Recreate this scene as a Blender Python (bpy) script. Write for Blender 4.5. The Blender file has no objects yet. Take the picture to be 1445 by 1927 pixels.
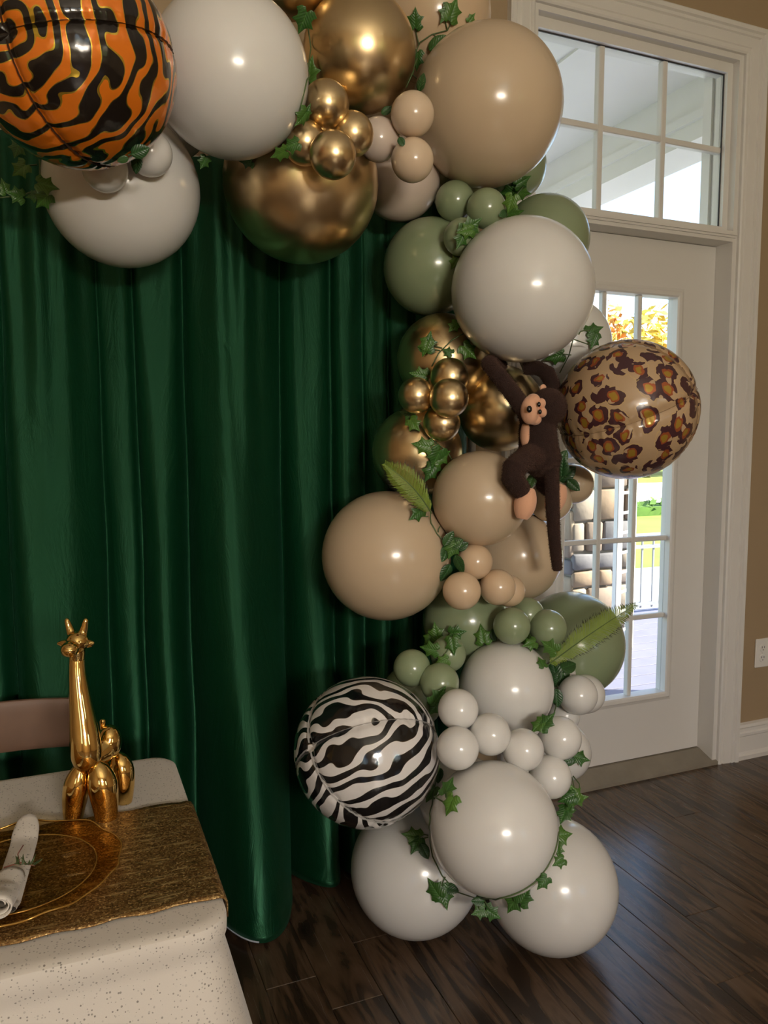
import bpy, bmesh, math, random
import numpy as np
from mathutils import Vector, Matrix, noise

random.seed(7)
rng = np.random.default_rng(7)
scene = bpy.context.scene
col = scene.collection

# ------------------------------------------------------------------ camera
# room frame: x runs along the door wall, the wall's face is y = 0, the room is y < 0
FPX, CX, CY = 1450.0, 722.5, 963.5
PITCH = math.atan((CY - 832) / FPX)
YAW = math.radians(22.5)
CAM = Vector((0.0, -2.263, 1.29))
FW = Vector((math.sin(YAW) * math.cos(PITCH), math.cos(YAW) * math.cos(PITCH), -math.sin(PITCH)))
RT = Vector((math.cos(YAW), -math.sin(YAW), 0))
UP = RT.cross(FW)
cam_data = bpy.data.cameras.new('camera')
cam_data.sensor_fit = 'VERTICAL'
cam_data.sensor_height = 36.0
cam_data.lens = 36.0 * FPX / 1927.0
cam_data.clip_start = 0.05
cam_data.clip_end = 500
cam = bpy.data.objects.new('camera', cam_data)
col.objects.link(cam)
cam.matrix_world = Matrix((
    (RT.x, UP.x, -FW.x, CAM.x), (RT.y, UP.y, -FW.y, CAM.y), (RT.z, UP.z, -FW.z, CAM.z), (0, 0, 0, 1)))
scene.camera = cam

# ------------------------------------------------------------------ light and exposure
world = bpy.data.worlds.new('sky')
scene.world = world
world.use_nodes = True
wn = world.node_tree
wn.nodes.clear()
sky = wn.nodes.new('ShaderNodeTexSky')
sky.sky_type = 'NISHITA'
sky.sun_disc = False
sky.sun_elevation = math.radians(38)
sky.sun_rotation = math.radians(117)
bgn = wn.nodes.new('ShaderNodeBackground')
bgn.inputs['Strength'].default_value = 0.17
won = wn.nodes.new('ShaderNodeOutputWorld')
wn.links.new(sky.outputs[0], bgn.inputs['Color'])
wn.links.new(bgn.outputs[0], won.inputs['Surface'])
sun_d = bpy.data.lights.new('sun_offscreen', 'SUN')
sun_d.energy = 5.0
sun_d.angle = 0.009
sun_d.color = (1, 0.93, 0.8)
sun = bpy.data.objects.new('sun_offscreen', sun_d)
col.objects.link(sun)
sun.rotation_euler = Vector((-0.70, 0.36, -0.62)).to_track_quat('-Z', 'Y').to_euler()
LAMP = 102.0
vs = scene.view_settings
vs.view_transform = 'Standard'
vs.look = 'None'
vs.exposure = 1.70
vs.gamma = 1.0
vs.use_curve_mapping = False
scene.cycles.use_denoising = True
scene.cycles.max_bounces = 10
scene.cycles.transparent_max_bounces = 16
scene.cycles.caustics_reflective = False
scene.cycles.caustics_refractive = False
scene.cycles.sample_clamp_indirect = 6.0


# ------------------------------------------------------------------ projection helpers
def ray(x, y):
    return FW + RT * ((x - CX) / FPX) + UP * ((CY - y) / FPX)


def Pd(x, y, d):
    return CAM + ray(x, y) * d


def Pz(x, y, z=0.0):
    r = ray(x, y)
    return CAM + r * ((z - CAM.z) / r.z)


def Pw(x, y, w):
    """point on the plane parallel to the door wall, w metres in front of it"""
    r = ray(x, y)
    return CAM + r * ((-w - CAM.y) / r.y)


def depth_of(p):
    return (p - CAM).dot(FW)


# ------------------------------------------------------------------ mesh helpers
def wloc(o):
    v = Vector((0, 0, 0))
    while o is not None:
        v = v + o.location
        o = o.parent
    return v


class MB:
    def __init__(self):
        self.v, self.f, self.uv = [], [], None

    def add(self, vs_, fs_):
        n = len(self.v)
        self.v += [Vector(a) for a in vs_]
        self.f += [tuple(i + n for i in q) for q in fs_]
        return self

    def box(self, x0, x1, y0, y1, z0, z1):
        v = [(x, y, z) for z in (z0, z1) for y in (y0, y1) for x in (x0, x1)]
        return self.add(v, [(0, 2, 3, 1), (4, 5, 7, 6), (0, 1, 5, 4), (2, 6, 7, 3), (0, 4, 6, 2), (1, 3, 7, 5)])

    def cbox(self, x0, x1, y0, y1, z0, z1, c):
        """box with chamfered edges"""
        bm = bmesh.new()
        bmesh.ops.create_cube(bm, size=1)
        for v in bm.verts:
            v.co = Vector((x0 + (v.co.x + .5) * (x1 - x0), y0 + (v.co.y + .5) * (y1 - y0), z0 + (v.co.z + .5) * (z1 - z0)))
        bmesh.ops.bevel(bm, geom=bm.edges[:], offset=c, segments=1, affect='EDGES')
        bm.verts.index_update()
        self.add([v.co.copy() for v in bm.verts], [[v.index for v in f.verts] for f in bm.faces])
        bm.free()
        return self

    def tube(self, pts, rad, seg=8, cap=True, flat=None):
        pts = [Vector(p) for p in pts]
        if not hasattr(rad, '__len__'):
            rad = [rad] * len(pts)
        n0 = len(self.v)
        ref = None
        for i, p in enumerate(pts):
            t = (pts[min(i + 1, len(pts) - 1)] - pts[max(i - 1, 0)]).normalized()
            if ref is None:
                ref = Vector((0, 0, 1)) if abs(t.z) < .9 else Vector((1, 0, 0))
            a = t.cross(ref).normalized()
            b = a.cross(t).normalized()
            ref = b
            for k in range(seg):
                an = 2 * math.pi * k / seg
                self.v.append(p + a * (math.cos(an) * rad[i]) + b * (math.sin(an) * rad[i] * (flat or 1)))
        for i in range(len(pts) - 1):
            for k in range(seg):
                k2 = (k + 1) % seg
                self.f.append((n0 + i * seg + k, n0 + i * seg + k2, n0 + (i + 1) * seg + k2, n0 + (i + 1) * seg + k))
        if cap:
            self.f.append(tuple(n0 + k for k in reversed(range(seg))))
            self.f.append(tuple(n0 + (len(pts) - 1) * seg + k for k in range(seg)))
        return self

    def lathe(self, c, prof, seg=32, axis=None):
        """prof: list of (radius, height) about axis through c"""
        c = Vector(c)
        ax = Vector(axis or (0, 0, 1)).normalized()
        a = ax.orthogonal().normalized()
        b = ax.cross(a)
        n0 = len(self.v)
        for (r, h) in prof:
            for k in range(seg):
                an = 2 * math.pi * k / seg
                self.v.append(c + ax * h + (a * math.cos(an) + b * math.sin(an)) * r)
        for i in range(len(prof) - 1):
            for k in range(seg):
                k2 = (k + 1) % seg
                self.f.append((n0 + i * seg + k, n0 + i * seg + k2, n0 + (i + 1) * seg + k2, n0 + (i + 1) * seg + k))
        return self

    def ell(self, c, r, seg=20, rings=12, rot=None):
        c = Vector(c)
        if not hasattr(r, '__len__'):
            r = (r, r, r)
        n0 = len(self.v)
        rot = rot or Matrix.Identity(3)
        for i in range(1, rings):
            th = math.pi * i / rings
            for k in range(seg):
                an = 2 * math.pi * k / seg
                self.v.append(c + rot @ Vector((r[0] * math.sin(th) * math.cos(an), r[1] * math.sin(th) * math.sin(an), r[2] * math.cos(th))))
        top = len(self.v)
        self.v += [c + rot @ Vector((0, 0, r[2])), c + rot @ Vector((0, 0, -r[2]))]
        for i in range(rings - 2):
            for k in range(seg):
                k2 = (k + 1) % seg
                self.f.append((n0 + i * seg + k, n0 + (i + 1) * seg + k, n0 + (i + 1) * seg + k2, n0 + i * seg + k2))
        for k in range(seg):
            k2 = (k + 1) % seg
            self.f.append((top, n0 + k, n0 + k2))
            self.f.append((top + 1, n0 + (rings - 2) * seg + k2, n0 + (rings - 2) * seg + k))
        return self

    def grid(self, fn, nu, nv, uv=False):
        n0 = len(self.v)
        if uv:
            self.uv = []
        for j in range(nv + 1):
            for i in range(nu + 1):
                self.v.append(Vector(fn(i / nu, j / nv)))
                if uv:
                    self.uv.append((i / nu, j / nv))
        for j in range(nv):
            for i in range(nu):
                a = n0 + j * (nu + 1) + i
                self.f.append((a, a + 1, a + nu + 2, a + nu + 1))
        return self

    def mesh(self, name, origin=Vector((0, 0, 0)), smooth=False):
        me = bpy.data.meshes.new(name)
        me.from_pydata([tuple(Vector(p) - origin) for p in self.v], [], self.f)
        if self.uv:
            uvl = me.uv_layers.new(name='UVMap')
            for l in me.loops:
                uvl.data[l.index].uv = self.uv[l.vertex_index]
        if smooth:
            me.polygons.foreach_set('use_smooth', [True] * len(me.polygons))
            if smooth == 'auto':
                me.set_sharp_from_angle(angle=math.radians(35))
        me.update()
        return me

    def build(self, name, mat, parent=None, smooth=False, origin=None):
        if parent is not None:
            org = wloc(parent)
        elif origin is not None:
            org = Vector(origin)
        else:
            lo = [min(v[i] for v in self.v) for i in range(3)]
            hi = [max(v[i] for v in self.v) for i in range(3)]
            org = Vector(((lo[0] + hi[0]) / 2, (lo[1] + hi[1]) / 2, lo[2]))
        me = self.mesh(name, org, smooth)
        if mat is not None:
            me.materials.append(mat)
        o = bpy.data.objects.new(name, me)
        col.objects.link(o)
        if parent is not None:
            o.parent = parent
        else:
            o.location = org
        return o


def link_mesh(name, me, parent, loc, rot=None, scale=None):
    o = bpy.data.objects.new(name, me)
    col.objects.link(o)
    if parent is not None:
        o.parent = parent
        o.location = Vector(loc) - wloc(parent)
    else:
        o.location = loc
    if rot is not None:
        o.rotation_euler = rot
    if scale is not None:
        o.scale = (scale,) * 3 if not hasattr(scale, '__len__') else scale
    return o


def empty(name, loc):
    o = bpy.data.objects.new(name, None)
    o.empty_display_size = .05
    col.objects.link(o)
    o.location = loc
    return o


def tag(o, label, cat, group=None, kind=None):
    o['label'] = label
    o['category'] = cat
    if group:
        o['group'] = group
    if kind:
        o['kind'] = kind
    return o


def struct(o, label=None, cat=None):
    o['kind'] = 'structure'
    if label:
        o['label'] = label
    if cat:
        o['category'] = cat
    return o


def remeshed(mb, name, mat, voxel, parent, smooth_it=4):
    tmp = mb.build('tmp_shape', None, parent)
    m = tmp.modifiers.new('r', 'REMESH')
    m.mode = 'VOXEL'
    m.voxel_size = voxel
    m.use_smooth_shade = True
    s = tmp.modifiers.new('s', 'SMOOTH')
    s.factor = .5
    s.iterations = smooth_it
    dg = bpy.context.evaluated_depsgraph_get()
    me = bpy.data.meshes.new_from_object(tmp.evaluated_get(dg))
    old = tmp.data
    bpy.data.objects.remove(tmp)
    bpy.data.meshes.remove(old)
    me.name = name
    me.materials.clear()
    me.materials.append(mat)
    me.polygons.foreach_set('use_smooth', [True] * len(me.polygons))
    o = bpy.data.objects.new(name, me)
    col.objects.link(o)
    o.parent = parent
    return o


# ------------------------------------------------------------------ materials
class NT:
    def __init__(self, name):
        self.m = bpy.data.materials.new(name)
        self.m.use_nodes = True
        self.t = self.m.node_tree
        self.t.nodes.clear()
        self.out = self.t.nodes.new('ShaderNodeOutputMaterial')

    def n(self, typ, props=None, **ins):
        nd = self.t.nodes.new('ShaderNode' + typ)
        for k, v in (props or {}).items():
            setattr(nd, k, v)
        for k, v in ins.items():
            key = int(k[1:]) if k[0] == 'i' and k[1:].isdigit() else k.replace('_', ' ')
            if isinstance(v, bpy.types.NodeSocket):
                self.t.links.new(v, nd.inputs[key])
            else:
                nd.inputs[key].default_value = v
        return nd

    def math(self, op, a, b=0.0, c=None):
        nd = self.n('Math', {'operation': op}, i0=a, i1=b)
        if c is not None:
            if isinstance(c, bpy.types.NodeSocket):
                self.t.links.new(c, nd.inputs[2])
            else:
                nd.inputs[2].default_value = c
        return nd.outputs[0]

    def ramp(self, fac, stops, interp='LINEAR'):
        nd = self.n('ValToRGB', Fac=fac)
        cr = nd.color_ramp
        cr.interpolation = interp
        while len(cr.elements) > 1:
            cr.elements.remove(cr.elements[-1])
        cr.elements[0].position = stops[0][0]
        cr.elements[0].color = c4(stops[0][1])
        for p_, c_ in stops[1:]:
            e = cr.elements.new(p_)
            e.color = c4(c_)
        return nd.outputs[0]

    def mix(self, fac, a, b):
        nd = self.n('Mix', {'data_type': 'RGBA'})
        for s, v in ((0, fac), (6, a), (7, b)):
            if isinstance(v, bpy.types.NodeSocket):
                self.t.links.new(v, nd.inputs[s])
            else:
                nd.inputs[s].default_value = v if s == 0 else c4(v)
        return nd.outputs[2]

    def bump(self, h, strength=.3, dist=.01, normal=None):
        nd = self.n('Bump', Height=h, Strength=strength, Distance=dist)
        if normal is not None:
            self.t.links.new(normal, nd.inputs['Normal'])
        return nd.outputs[0]

    def pbr(self, base, rough=.5, metal=0.0, normal=None, **extra):
        nd = self.n('BsdfPrincipled')
        for k, v in dict({'Base Color': base, 'Roughness': rough, 'Metallic': metal}, **extra).items():
            if isinstance(v, bpy.types.NodeSocket):
                self.t.links.new(v, nd.inputs[k])
            else:
                nd.inputs[k].default_value = c4(v) if hasattr(v, '__len__') and len(v) == 3 and 'Color' in k else v
        if normal is not None:
            self.t.links.new(normal, nd.inputs['Normal'])
        self.t.links.new(nd.outputs[0], self.out.inputs['Surface'])
        return self.m


def c4(c):
    return tuple(c) + (1.0,) if len(c) == 3 else tuple(c)


def simple(name, c, rough=.5, metal=0.0, var=.06, scale=6.0, bump=0.0, bscale=80.0, **extra):
    t = NT(name)
    tc = t.n('TexCoord').outputs['Object']
    nz = t.n('TexNoise', Vector=tc, Scale=scale, Detail=3.0).outputs[0]
    base = t.mix(nz, tuple(x * (1 - var) for x in c), tuple(min(1, x * (1 + var)) for x in c))
    nm = None
    if bump:
        b = t.n('TexNoise', Vector=tc, Scale=bscale, Detail=4.0).outputs[0]
        nm = t.bump(b, bump, .004)
    return t.pbr(base, rough, metal, nm, **extra)


M = {}
M['wall'] = simple('tan_wall_paint', (.36, .262, .158), .65, var=.03, bump=.08, bscale=220)
M['trim'] = simple('white_trim_paint', (.72, .70, .67), .38, var=.02)
M['ceil'] = simple('ceiling_paint', (.70, .68, .64), .8, var=.02)
M['threshold'] = simple('grey_threshold', (.25, .22, .175), .55, var=.25, scale=14, bump=.15, bscale=60)
M['gasket'] = simple('dark_gasket', (.03, .03, .035), .6)
M['outlet'] = simple('outlet_plastic', (.78, .76, .72), .35, var=.01)
M['slot'] = simple('outlet_slot', (.05, .05, .05), .6)

LATEX = dict(white=(.72, .71, .685), tan=(.58, .45, .31), peach=(.65, .48, .32), blush=(.64, .53, .45),
             sage=(.25, .31, .18), wheat=(.67, .52, .37))
for k, c in LATEX.items():
    M[k] = simple('latex_' + k, c, .22, var=.03, scale=2.0, **{'Subsurface Weight': .12, 'Subsurface Radius': (.05, .04, .03), 'Subsurface Scale': .2,
                                                             'Specular IOR Level': .55, 'Coat Weight': .25, 'Coat Roughness': .12})


def gold_latex():
    t = NT('chrome_gold_latex')
    tc = t.n('TexCoord').outputs['Object']
    nz = t.n('TexNoise', Vector=tc, Scale=3.0, Detail=2.0).outputs[0]
    base = t.mix(nz, (.75, .57, .31), (.82, .63, .37))
    return t.pbr(base, .28, 1.0)


M['gold'] = gold_latex()


def gold_ceramic():
    t = NT('gold_plated_ceramic')
    tc = t.n('TexCoord').outputs['Object']
    nz = t.n('TexNoise', Vector=tc, Scale=30.0, Detail=2.0).outputs[0]
    base = t.mix(nz, (.80, .53, .17), (.88, .61, .24))
    return t.pbr(base, .06, 1.0, t.bump(nz, .05, .004))


M['ceramic'] = gold_ceramic()


def satin():
    t = NT('green_satin')
    tc = t.n('TexCoord').outputs['Object']
    mp = t.n('Mapping', Vector=tc)
    mp.inputs['Scale'].default_value = (1, 1, .35)
    n1 = t.n('TexNoise', Vector=mp.outputs[0], Scale=14.0, Detail=6.0, Roughness=.65, Distortion=1.2).outputs[0]
    n2 = t.n('TexNoise', Vector=tc, Scale=4.0, Detail=2.0).outputs[0]
    weave = t.n('TexWave', {'bands_direction': 'Z'}, Vector=tc, Scale=260.0, Distortion=1.0).outputs[0]
    base = t.mix(n2, (.0012, .020, .0075), (.0026, .031, .012))
    h = t.math('ADD', n1, t.math('MULTIPLY', weave, .06))
    rough = t.math('MULTIPLY_ADD', n1, .14, .27)
    return t.pbr(base, rough, 0.0, t.bump(h, .35, .02), **{'Sheen Weight': .05, 'Sheen Tint': (.2, .8, .45, 1), 'Sheen Roughness': .4,
                                                         'Specular IOR Level': .95, 'Specular Tint': (.30, 1, .55, 1)})


M['satin'] = satin()


def plank_mat():
    t = NT('walnut_plank')
    tc = t.n('TexCoord').outputs['Object']
    rnd = t.n('ObjectInfo').outputs['Random']
    off = t.n('CombineXYZ', X=t.math('MULTIPLY', rnd, 37.0), Y=t.math('MULTIPLY', rnd, 91.0), Z=t.math('MULTIPLY', rnd, 17.0)).outputs[0]
    p = t.n('VectorMath', {'operation': 'ADD'}, i0=tc, i1=off).outputs[0]
    mp = t.n('Mapping', Vector=p)
    mp.inputs['Scale'].default_value = (9, 1.1, 1)
    big = t.n('TexNoise', Vector=mp.outputs[0], Scale=1.3, Detail=3.0, Roughness=.5, Distortion=2.2).outputs[0]
    mp2 = t.n('Mapping', Vector=p)
    mp2.inputs['Scale'].default_value = (120, 3.0, 1)
    fine = t.n('TexNoise', Vector=mp2.outputs[0], Scale=1.5, Detail=5.0, Roughness=.6, Distortion=.6).outputs[0]
    c1 = t.ramp(big, [(.34, (.008, .005, .004)), (.43, (.034, .020, .012)), (.50, (.105, .062, .035)), (.57, (.135, .083, .049)), (.66, (.045, .027, .017)), (.74, (.10, .062, .037))])
    c2 = t.mix(t.math('MULTIPLY', fine, .5), c1, (.022, .014, .009))
    c3 = t.mix(t.math('MULTIPLY', rnd, .30), c2, (.062, .040, .026))
    h = t.math('ADD', t.math('MULTIPLY', fine, .5), t.math('MULTIPLY', big, .5))
    rough = t.math('MULTIPLY_ADD', fine, .16, .17)
    return t.pbr(c3, rough, 0.0, t.bump(h, .2, .003), **{'Specular IOR Level': .65})


M['plank'] = plank_mat()
M['subfloor'] = simple('dark_subfloor', (.03, .02, .015), .7)


def glass_pane():
    t = NT('window_glass')
    tr = t.n('BsdfTransparent', Color=(.97, .985, .985, 1))
    gl = t.n('BsdfGlossy', Color=(1, 1, 1, 1), Roughness=.01)
    fr = t.n('Fresnel', IOR=1.35)
    bf = t.math('SUBTRACT', 1.0, t.n('NewGeometry').outputs['Backfacing'])
    mx = t.n('MixShader', i0=t.math('MULTIPLY', fr.outputs[0], bf), i1=tr.outputs[0], i2=gl.outputs[0])
    t.t.links.new(mx.outputs[0], t.out.inputs['Surface'])
    return t.m


M['glass'] = glass_pane()


def emitter(name, c, s):
    t = NT(name)
    e = t.n('Emission', Color=c4(c), Strength=s)
    t.t.links.new(e.outputs[0], t.out.inputs['Surface'])
    return t.m



# ------------------------------------------------------------------ the room
XL, XR, YB, ZC = -3.0, 4.2, -6.4, 3.25
DX0, DX1, DZ = 1.465, 2.385, 2.72      # door and transom opening
m = MB()
m.box(XL, DX0, 0, .16, 0, ZC)
m.box(DX1, XR, 0, .16, 0, ZC)
m.box(DX0, DX1, 0, .16, DZ, ZC)
struct(m.build('wall_back', M['wall']), 'tan painted wall around the white glazed door', 'wall')
m = MB().box(XR, XR + .12, YB, .16, 0, ZC)
struct(m.build('wall_right', M['wall']), 'tan painted side wall of the room', 'wall')
m = MB()
m.box(XL - .12, XL, YB, .16, 0, ZC)
struct(m.build('wall_left', M['wall']), 'tan painted side wall behind the table side', 'wall')
# wall behind the camera with the three windows mirrored in the balloons
m = MB()
WINS = [(-2.75, -1.85, .95, 2.30, 'left'), (-.35, .95, .85, 3.0, 'centre'), (2.75, 3.6, .95, 2.30, 'right')]
xs = [XL] + [v for w_ in WINS for v in w_[:2]] + [XR]
for i in range(0, len(xs), 2):
    m.box(xs[i], xs[i + 1], YB - .14, YB, 0, ZC)
for a, b, z0, z1, _ in WINS:
    m.box(a, b, YB - .14, YB, 0, z0)
    m.box(a, b, YB - .14, YB, z1, ZC)
struct(m.build('wall_front', M['wall']), 'tan painted wall with three windows', 'wall')
for a, b, z0, z1, sd_ in WINS:
    e = empty('window_%s_offscreen' % sd_, ((a + b) / 2, YB - .07, z0))
    struct(e, 'white framed window in the wall facing the balloon arch', 'window')
    zm = 2.35 if sd_ == 'centre' else (z0 + z1) / 2
    xm = (a + b) / 2
    f = MB()
    for p0, p1, q0, q1 in ((a, a + .05, z0, z1), (b - .05, b, z0, z1), (a, b, z0, z0 + .05), (a, b, z1 - .05, z1), (a, b, zm - .02, zm + .02), (xm - .015, xm + .015, z0, z1)):
        f.box(p0, p1, YB - .09, YB - .05, q0, q1)
    f.build('window_frame', M['trim'], e)
    for q0, q1 in ((z0 + .05, zm - .02), (zm + .02, z1 - .05)):
        for p0, p1 in ((a + .05, xm - .015), (xm + .015, b - .05)):
            MB().box(p0, p1, YB - .072, YB - .068, q0, q1).build('pane', M['glass'], e)
m = MB().box(XL - .12, XR + .12, YB - .14, .16, ZC, ZC + .15)
struct(m.build('ceiling', M['ceil']), 'plain white room ceiling', 'ceiling')

# floor: planks run at right angles to the door wall
floor = MB().box(XL - .12, XR + .12, YB - .14, .16, -.12, -.012).build('floor', M['subfloor'])
struct(floor, 'dark walnut plank floor', 'floor')
PWID = .125
plank_meshes = {}


def plank_mesh(L):
    L = round(L, 3)
    if L not in plank_meshes:
        me = MB().cbox(-PWID / 2 + .0004, PWID / 2 - .0004, -L / 2 + .0004, L / 2 - .0004, -.012, 0, .0012).mesh('plank')
        me.materials.append(M['plank'])
        plank_meshes[L] = me
    return plank_meshes[L]


# end joints read off the photograph: one at the right, one under the left floor balloon
ja, jb = Pz(1289, 1725), Pz(690, 1768)
x = ja.x + .001
k0 = int((x + 1.3) / PWID)
cols = [ja.x + PWID / 2 + (i - 20) * PWID for i in range(40)]
npl = 0
for i, xc in enumerate(cols):
    if xc < -1.05 or xc > 3.05:
        continue
    r = random.Random(i * 13 + 5)
    if i == 20:
        y = ja.y
    elif abs(xc - jb.x) < PWID / 2:
        y = jb.y
    else:
        y = -r.uniform(.15, 1.2)
    edges = [0.0]
    cuts = [y + 1.2 * k for k in range(-4, 3)]
    cuts = sorted([c for c in cuts if -3.3 < c < -.02], reverse=True)
    pts = [0.0] + cuts
    for a, b in zip(pts[:-1], pts[1:]):
        link_mesh('plank', plank_mesh(a - b), floor, (xc, (a + b) / 2, 0))
        npl += 1
fx0 = min(c for c in cols if c >= -1.05) - PWID / 2
fx1 = max(c for c in cols if c <= 3.05) + PWID / 2
far = MB()
far.box(XL, fx0, YB, 0, -.012, 0)
far.box(fx1, XR, YB, 0, -.012, 0)
far.box(fx0, fx1, YB, -3.55, -.012, 0)
far.box(fx0, fx1, -3.55, -2.0, -.0125, -.0006)
o = far.build('floor_margin', M['plank'], floor)
o['kind'] = 'stuff'


# ---- trim profiles
def casing_profile(wd):
    """(offset across the casing from the opening, projection from the wall)"""
    return [(0, 0), (0, .012), (.006, .016), (.014, .016), (.017, .012), (.021, .012), (.024, .016), (wd * .56, .020), (wd * .6, .016),
            (wd * .64, .022), (wd * .74, .022), (wd * .77, .018), (wd * .82, .026), (wd * .95, .028), (wd, .024), (wd, 0)]


def extrude_profile(prof, place, t0, t1):
    """place(offset, projection, t) -> point"""
    mb = MB()
    n = len(prof)
    vs_ = [place(a, b, t0(a)) for a, b in prof] + [place(a, b, t1(a)) for a, b in prof]
    fs_ = [(i, (i + 1) % n, n + (i + 1) % n, n + i) for i in range(n)] + [tuple(range(n))[::-1], tuple(range(n, 2 * n))]
    mb.add(vs_, fs_)
    return mb


CW = .098
door = empty('door_1', ((DX0 + DX1) / 2, 0, 0))
struct(door, 'white door of fifteen glass panes under a six pane transom', 'door')
prof = casing_profile(CW)
mb = extrude_profile(prof, lambda a, b, t: Vector((DX1 + a, -b, t)), lambda a: 0.0, lambda a: DZ + a)
cr = mb.build('casing', M['trim'], door)
mb = extrude_profile(prof, lambda a, b, t: Vector((DX0 - a, -b, t)), lambda a: 0.0, lambda a: DZ + a)
mb.build('casing', M['trim'], door)
mb = extrude_profile(prof, lambda a, b, t: Vector((t, -b, DZ + a)), lambda a: DX0 - a, lambda a: DX1 + a)
mb.build('casing', M['trim'], door)
# jambs, header rail and stops
m = MB()
m.box(DX0, DX0 + .02, 0, .16, 0, DZ)
m.build('jamb', M['trim'], door)
m = MB()
m.box(DX1 - .02, DX1, 0, .16, 0, DZ)
m.box(DX1 - .032, DX1 - .02, .118, .16, 0, DZ)
m.build('jamb', M['trim'], door)
MB().box(DX0 + .02, DX1 - .02, 0, .16, DZ - .02, DZ).build('head_jamb', M['trim'], door)
hr = MB()
hr.box(DX0 + .02, DX1 - .02, .0, .16, 2.045, 2.085)
hr.box(DX0 + .01, DX1 - .01, -.006, .0, 2.058, 2.080)
hr.box(DX0 + .01, DX1 - .01, -.012, -.006, 2.066, 2.076)
hr.build('header_rail', M['trim'], door)
# transom sash
TX0, TX1, TZ0, TZ1 = DX0 + .035, DX1 - .045, 2.105, 2.665
ts = MB()
ts.box(DX0 + .02, TX0, .03, .085, 2.085, DZ - .02)
ts.box(TX1, DX1 - .02, .03, .085, 2.085, DZ - .02)
ts.box(TX0, TX1, .03, .085, 2.085, TZ0)
ts.box(TX0, TX1, .03, .085, TZ1, DZ - .02)
sash = ts.build('transom_sash', M['trim'], door)
gk = MB()
gk.box(TX0, TX1, .046, .05, TZ1 - .004, TZ1)
gk.box(TX1 - .004, TX1, .046, .05, TZ0, TZ1)
gk.build('gasket', M['gasket'], sash)
tcx = [TX0 + (TX1 - TX0) * k / 3 for k in range(4)]
tmz = (TZ0 + TZ1) / 2 + .005
for k in (1, 2):
    MB().cbox(tcx[k] - .011, tcx[k] + .011, .046, .075, TZ0, TZ1, .003).build('muntin', M['trim'], sash)
MB().cbox(TX0, TX1, .048, .073, tmz - .011, tmz + .011, .003).build('muntin', M['trim'], sash)
for k in range(3):
    for z0, z1 in ((TZ0, tmz), (tmz, TZ1)):
        MB().box(tcx[k], tcx[k + 1], .059, .062, z0, z1).build('pane', M['glass'], sash)
# door leaf
DY = .08
LX0, LX1, LZ0, LZ1 = DX0 + .021, DX1 - .021, .045, 2.043
GX0, GX1, GZ0, GZ1 = 1.685, 2.178, .30, 1.838
dl = MB()
dl.box(LX0, GX0, DY, DY + .045, LZ0, LZ1)
dl.box(GX1, LX1, DY, DY + .045, LZ0, LZ1)
dl.box(GX0, GX1, DY, DY + .045, LZ0, GZ0)
dl.box(GX0, GX1, DY, DY + .045, GZ1, LZ1)
leaf_o = dl.build('door_leaf', M['trim'], door)
fr = MB()
FWD = .034
bp = [(0, 0), (0, .006), (.006, .010), (.018, .011), (.024, .006), (FWD, .002), (FWD, 0)]
for side in range(4):
    if side == 0:
        q = extrude_profile(bp, lambda a, b, t: Vector((GX1 + a, DY - b, t)), lambda a: GZ0 - a, lambda a: GZ1 + a)
    elif side == 1:
        q = extrude_profile(bp, lambda a, b, t: Vector((GX0 - a, DY - b, t)), lambda a: GZ0 - a, lambda a: GZ1 + a)
    elif side == 2:
        q = extrude_profile(bp, lambda a, b, t: Vector((t, DY - b, GZ1 + a)), lambda a: GX0 - a, lambda a: GX1 + a)
    else:
        q = extrude_profile(bp, lambda a, b, t: Vector((t, DY - b, GZ0 - a)), lambda a: GX0 - a, lambda a: GX1 + a)
    fr.add(q.v, q.f)
fr.build('glass_frame', M['trim'], leaf_o)
gx = [GX0 + (GX1 - GX0) * k / 3 for k in range(4)]
gz = [GZ0 + (GZ1 - GZ0) * k / 5 for k in range(6)]
for k in (1, 2):
    MB().cbox(gx[k] - .0095, gx[k] + .0095, DY + .008, DY + .034, GZ0, GZ1, .003).build('muntin', M['trim'], leaf_o)
for k in (1, 2, 3, 4):
    MB().cbox(GX0, GX1, DY + .010, DY + .032, gz[k] - .0095, gz[k] + .0095, .003).build('muntin', M['trim'], leaf_o)
for i in range(3):
    for j in range(5):
        MB().box(gx[i], gx[i + 1], DY + .0195, DY + .0225, gz[j], gz[j + 1]).build('pane', M['glass'], leaf_o)
# door knob on the latch side, behind the balloons
kn = MB()
kn.lathe((LX0 + .07, DY, .95), [(0, -.062), (.018, -.06), (.027, -.045), (.024, -.03), (.011, -.022), (.011, -.008), (.03, -.006), (.03, 0)], 20, (0, 1, 0))
kn.build('knob', simple('brushed_nickel', (.5, .48, .45), .3, 1.0), leaf_o, 'auto')
th = MB()
th.add([(DX0, -.012, 0), (DX1, -.012, 0), (DX1, .16, 0), (DX0, .16, 0), (DX0, -.012, .012), (DX1, -.012, .012), (DX1, DY - .01, .042), (DX0, DY - .01, .042), (DX1, .16, .042), (DX0, .16, .042)],
       [(0, 1, 5, 4), (4, 5, 6, 7), (7, 6, 8, 9), (9, 8, 2, 3), (0, 3, 2, 1), (0, 4, 7, 9, 3), (1, 2, 8, 6, 5)])
th.build('threshold', M['threshold'], door)
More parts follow.
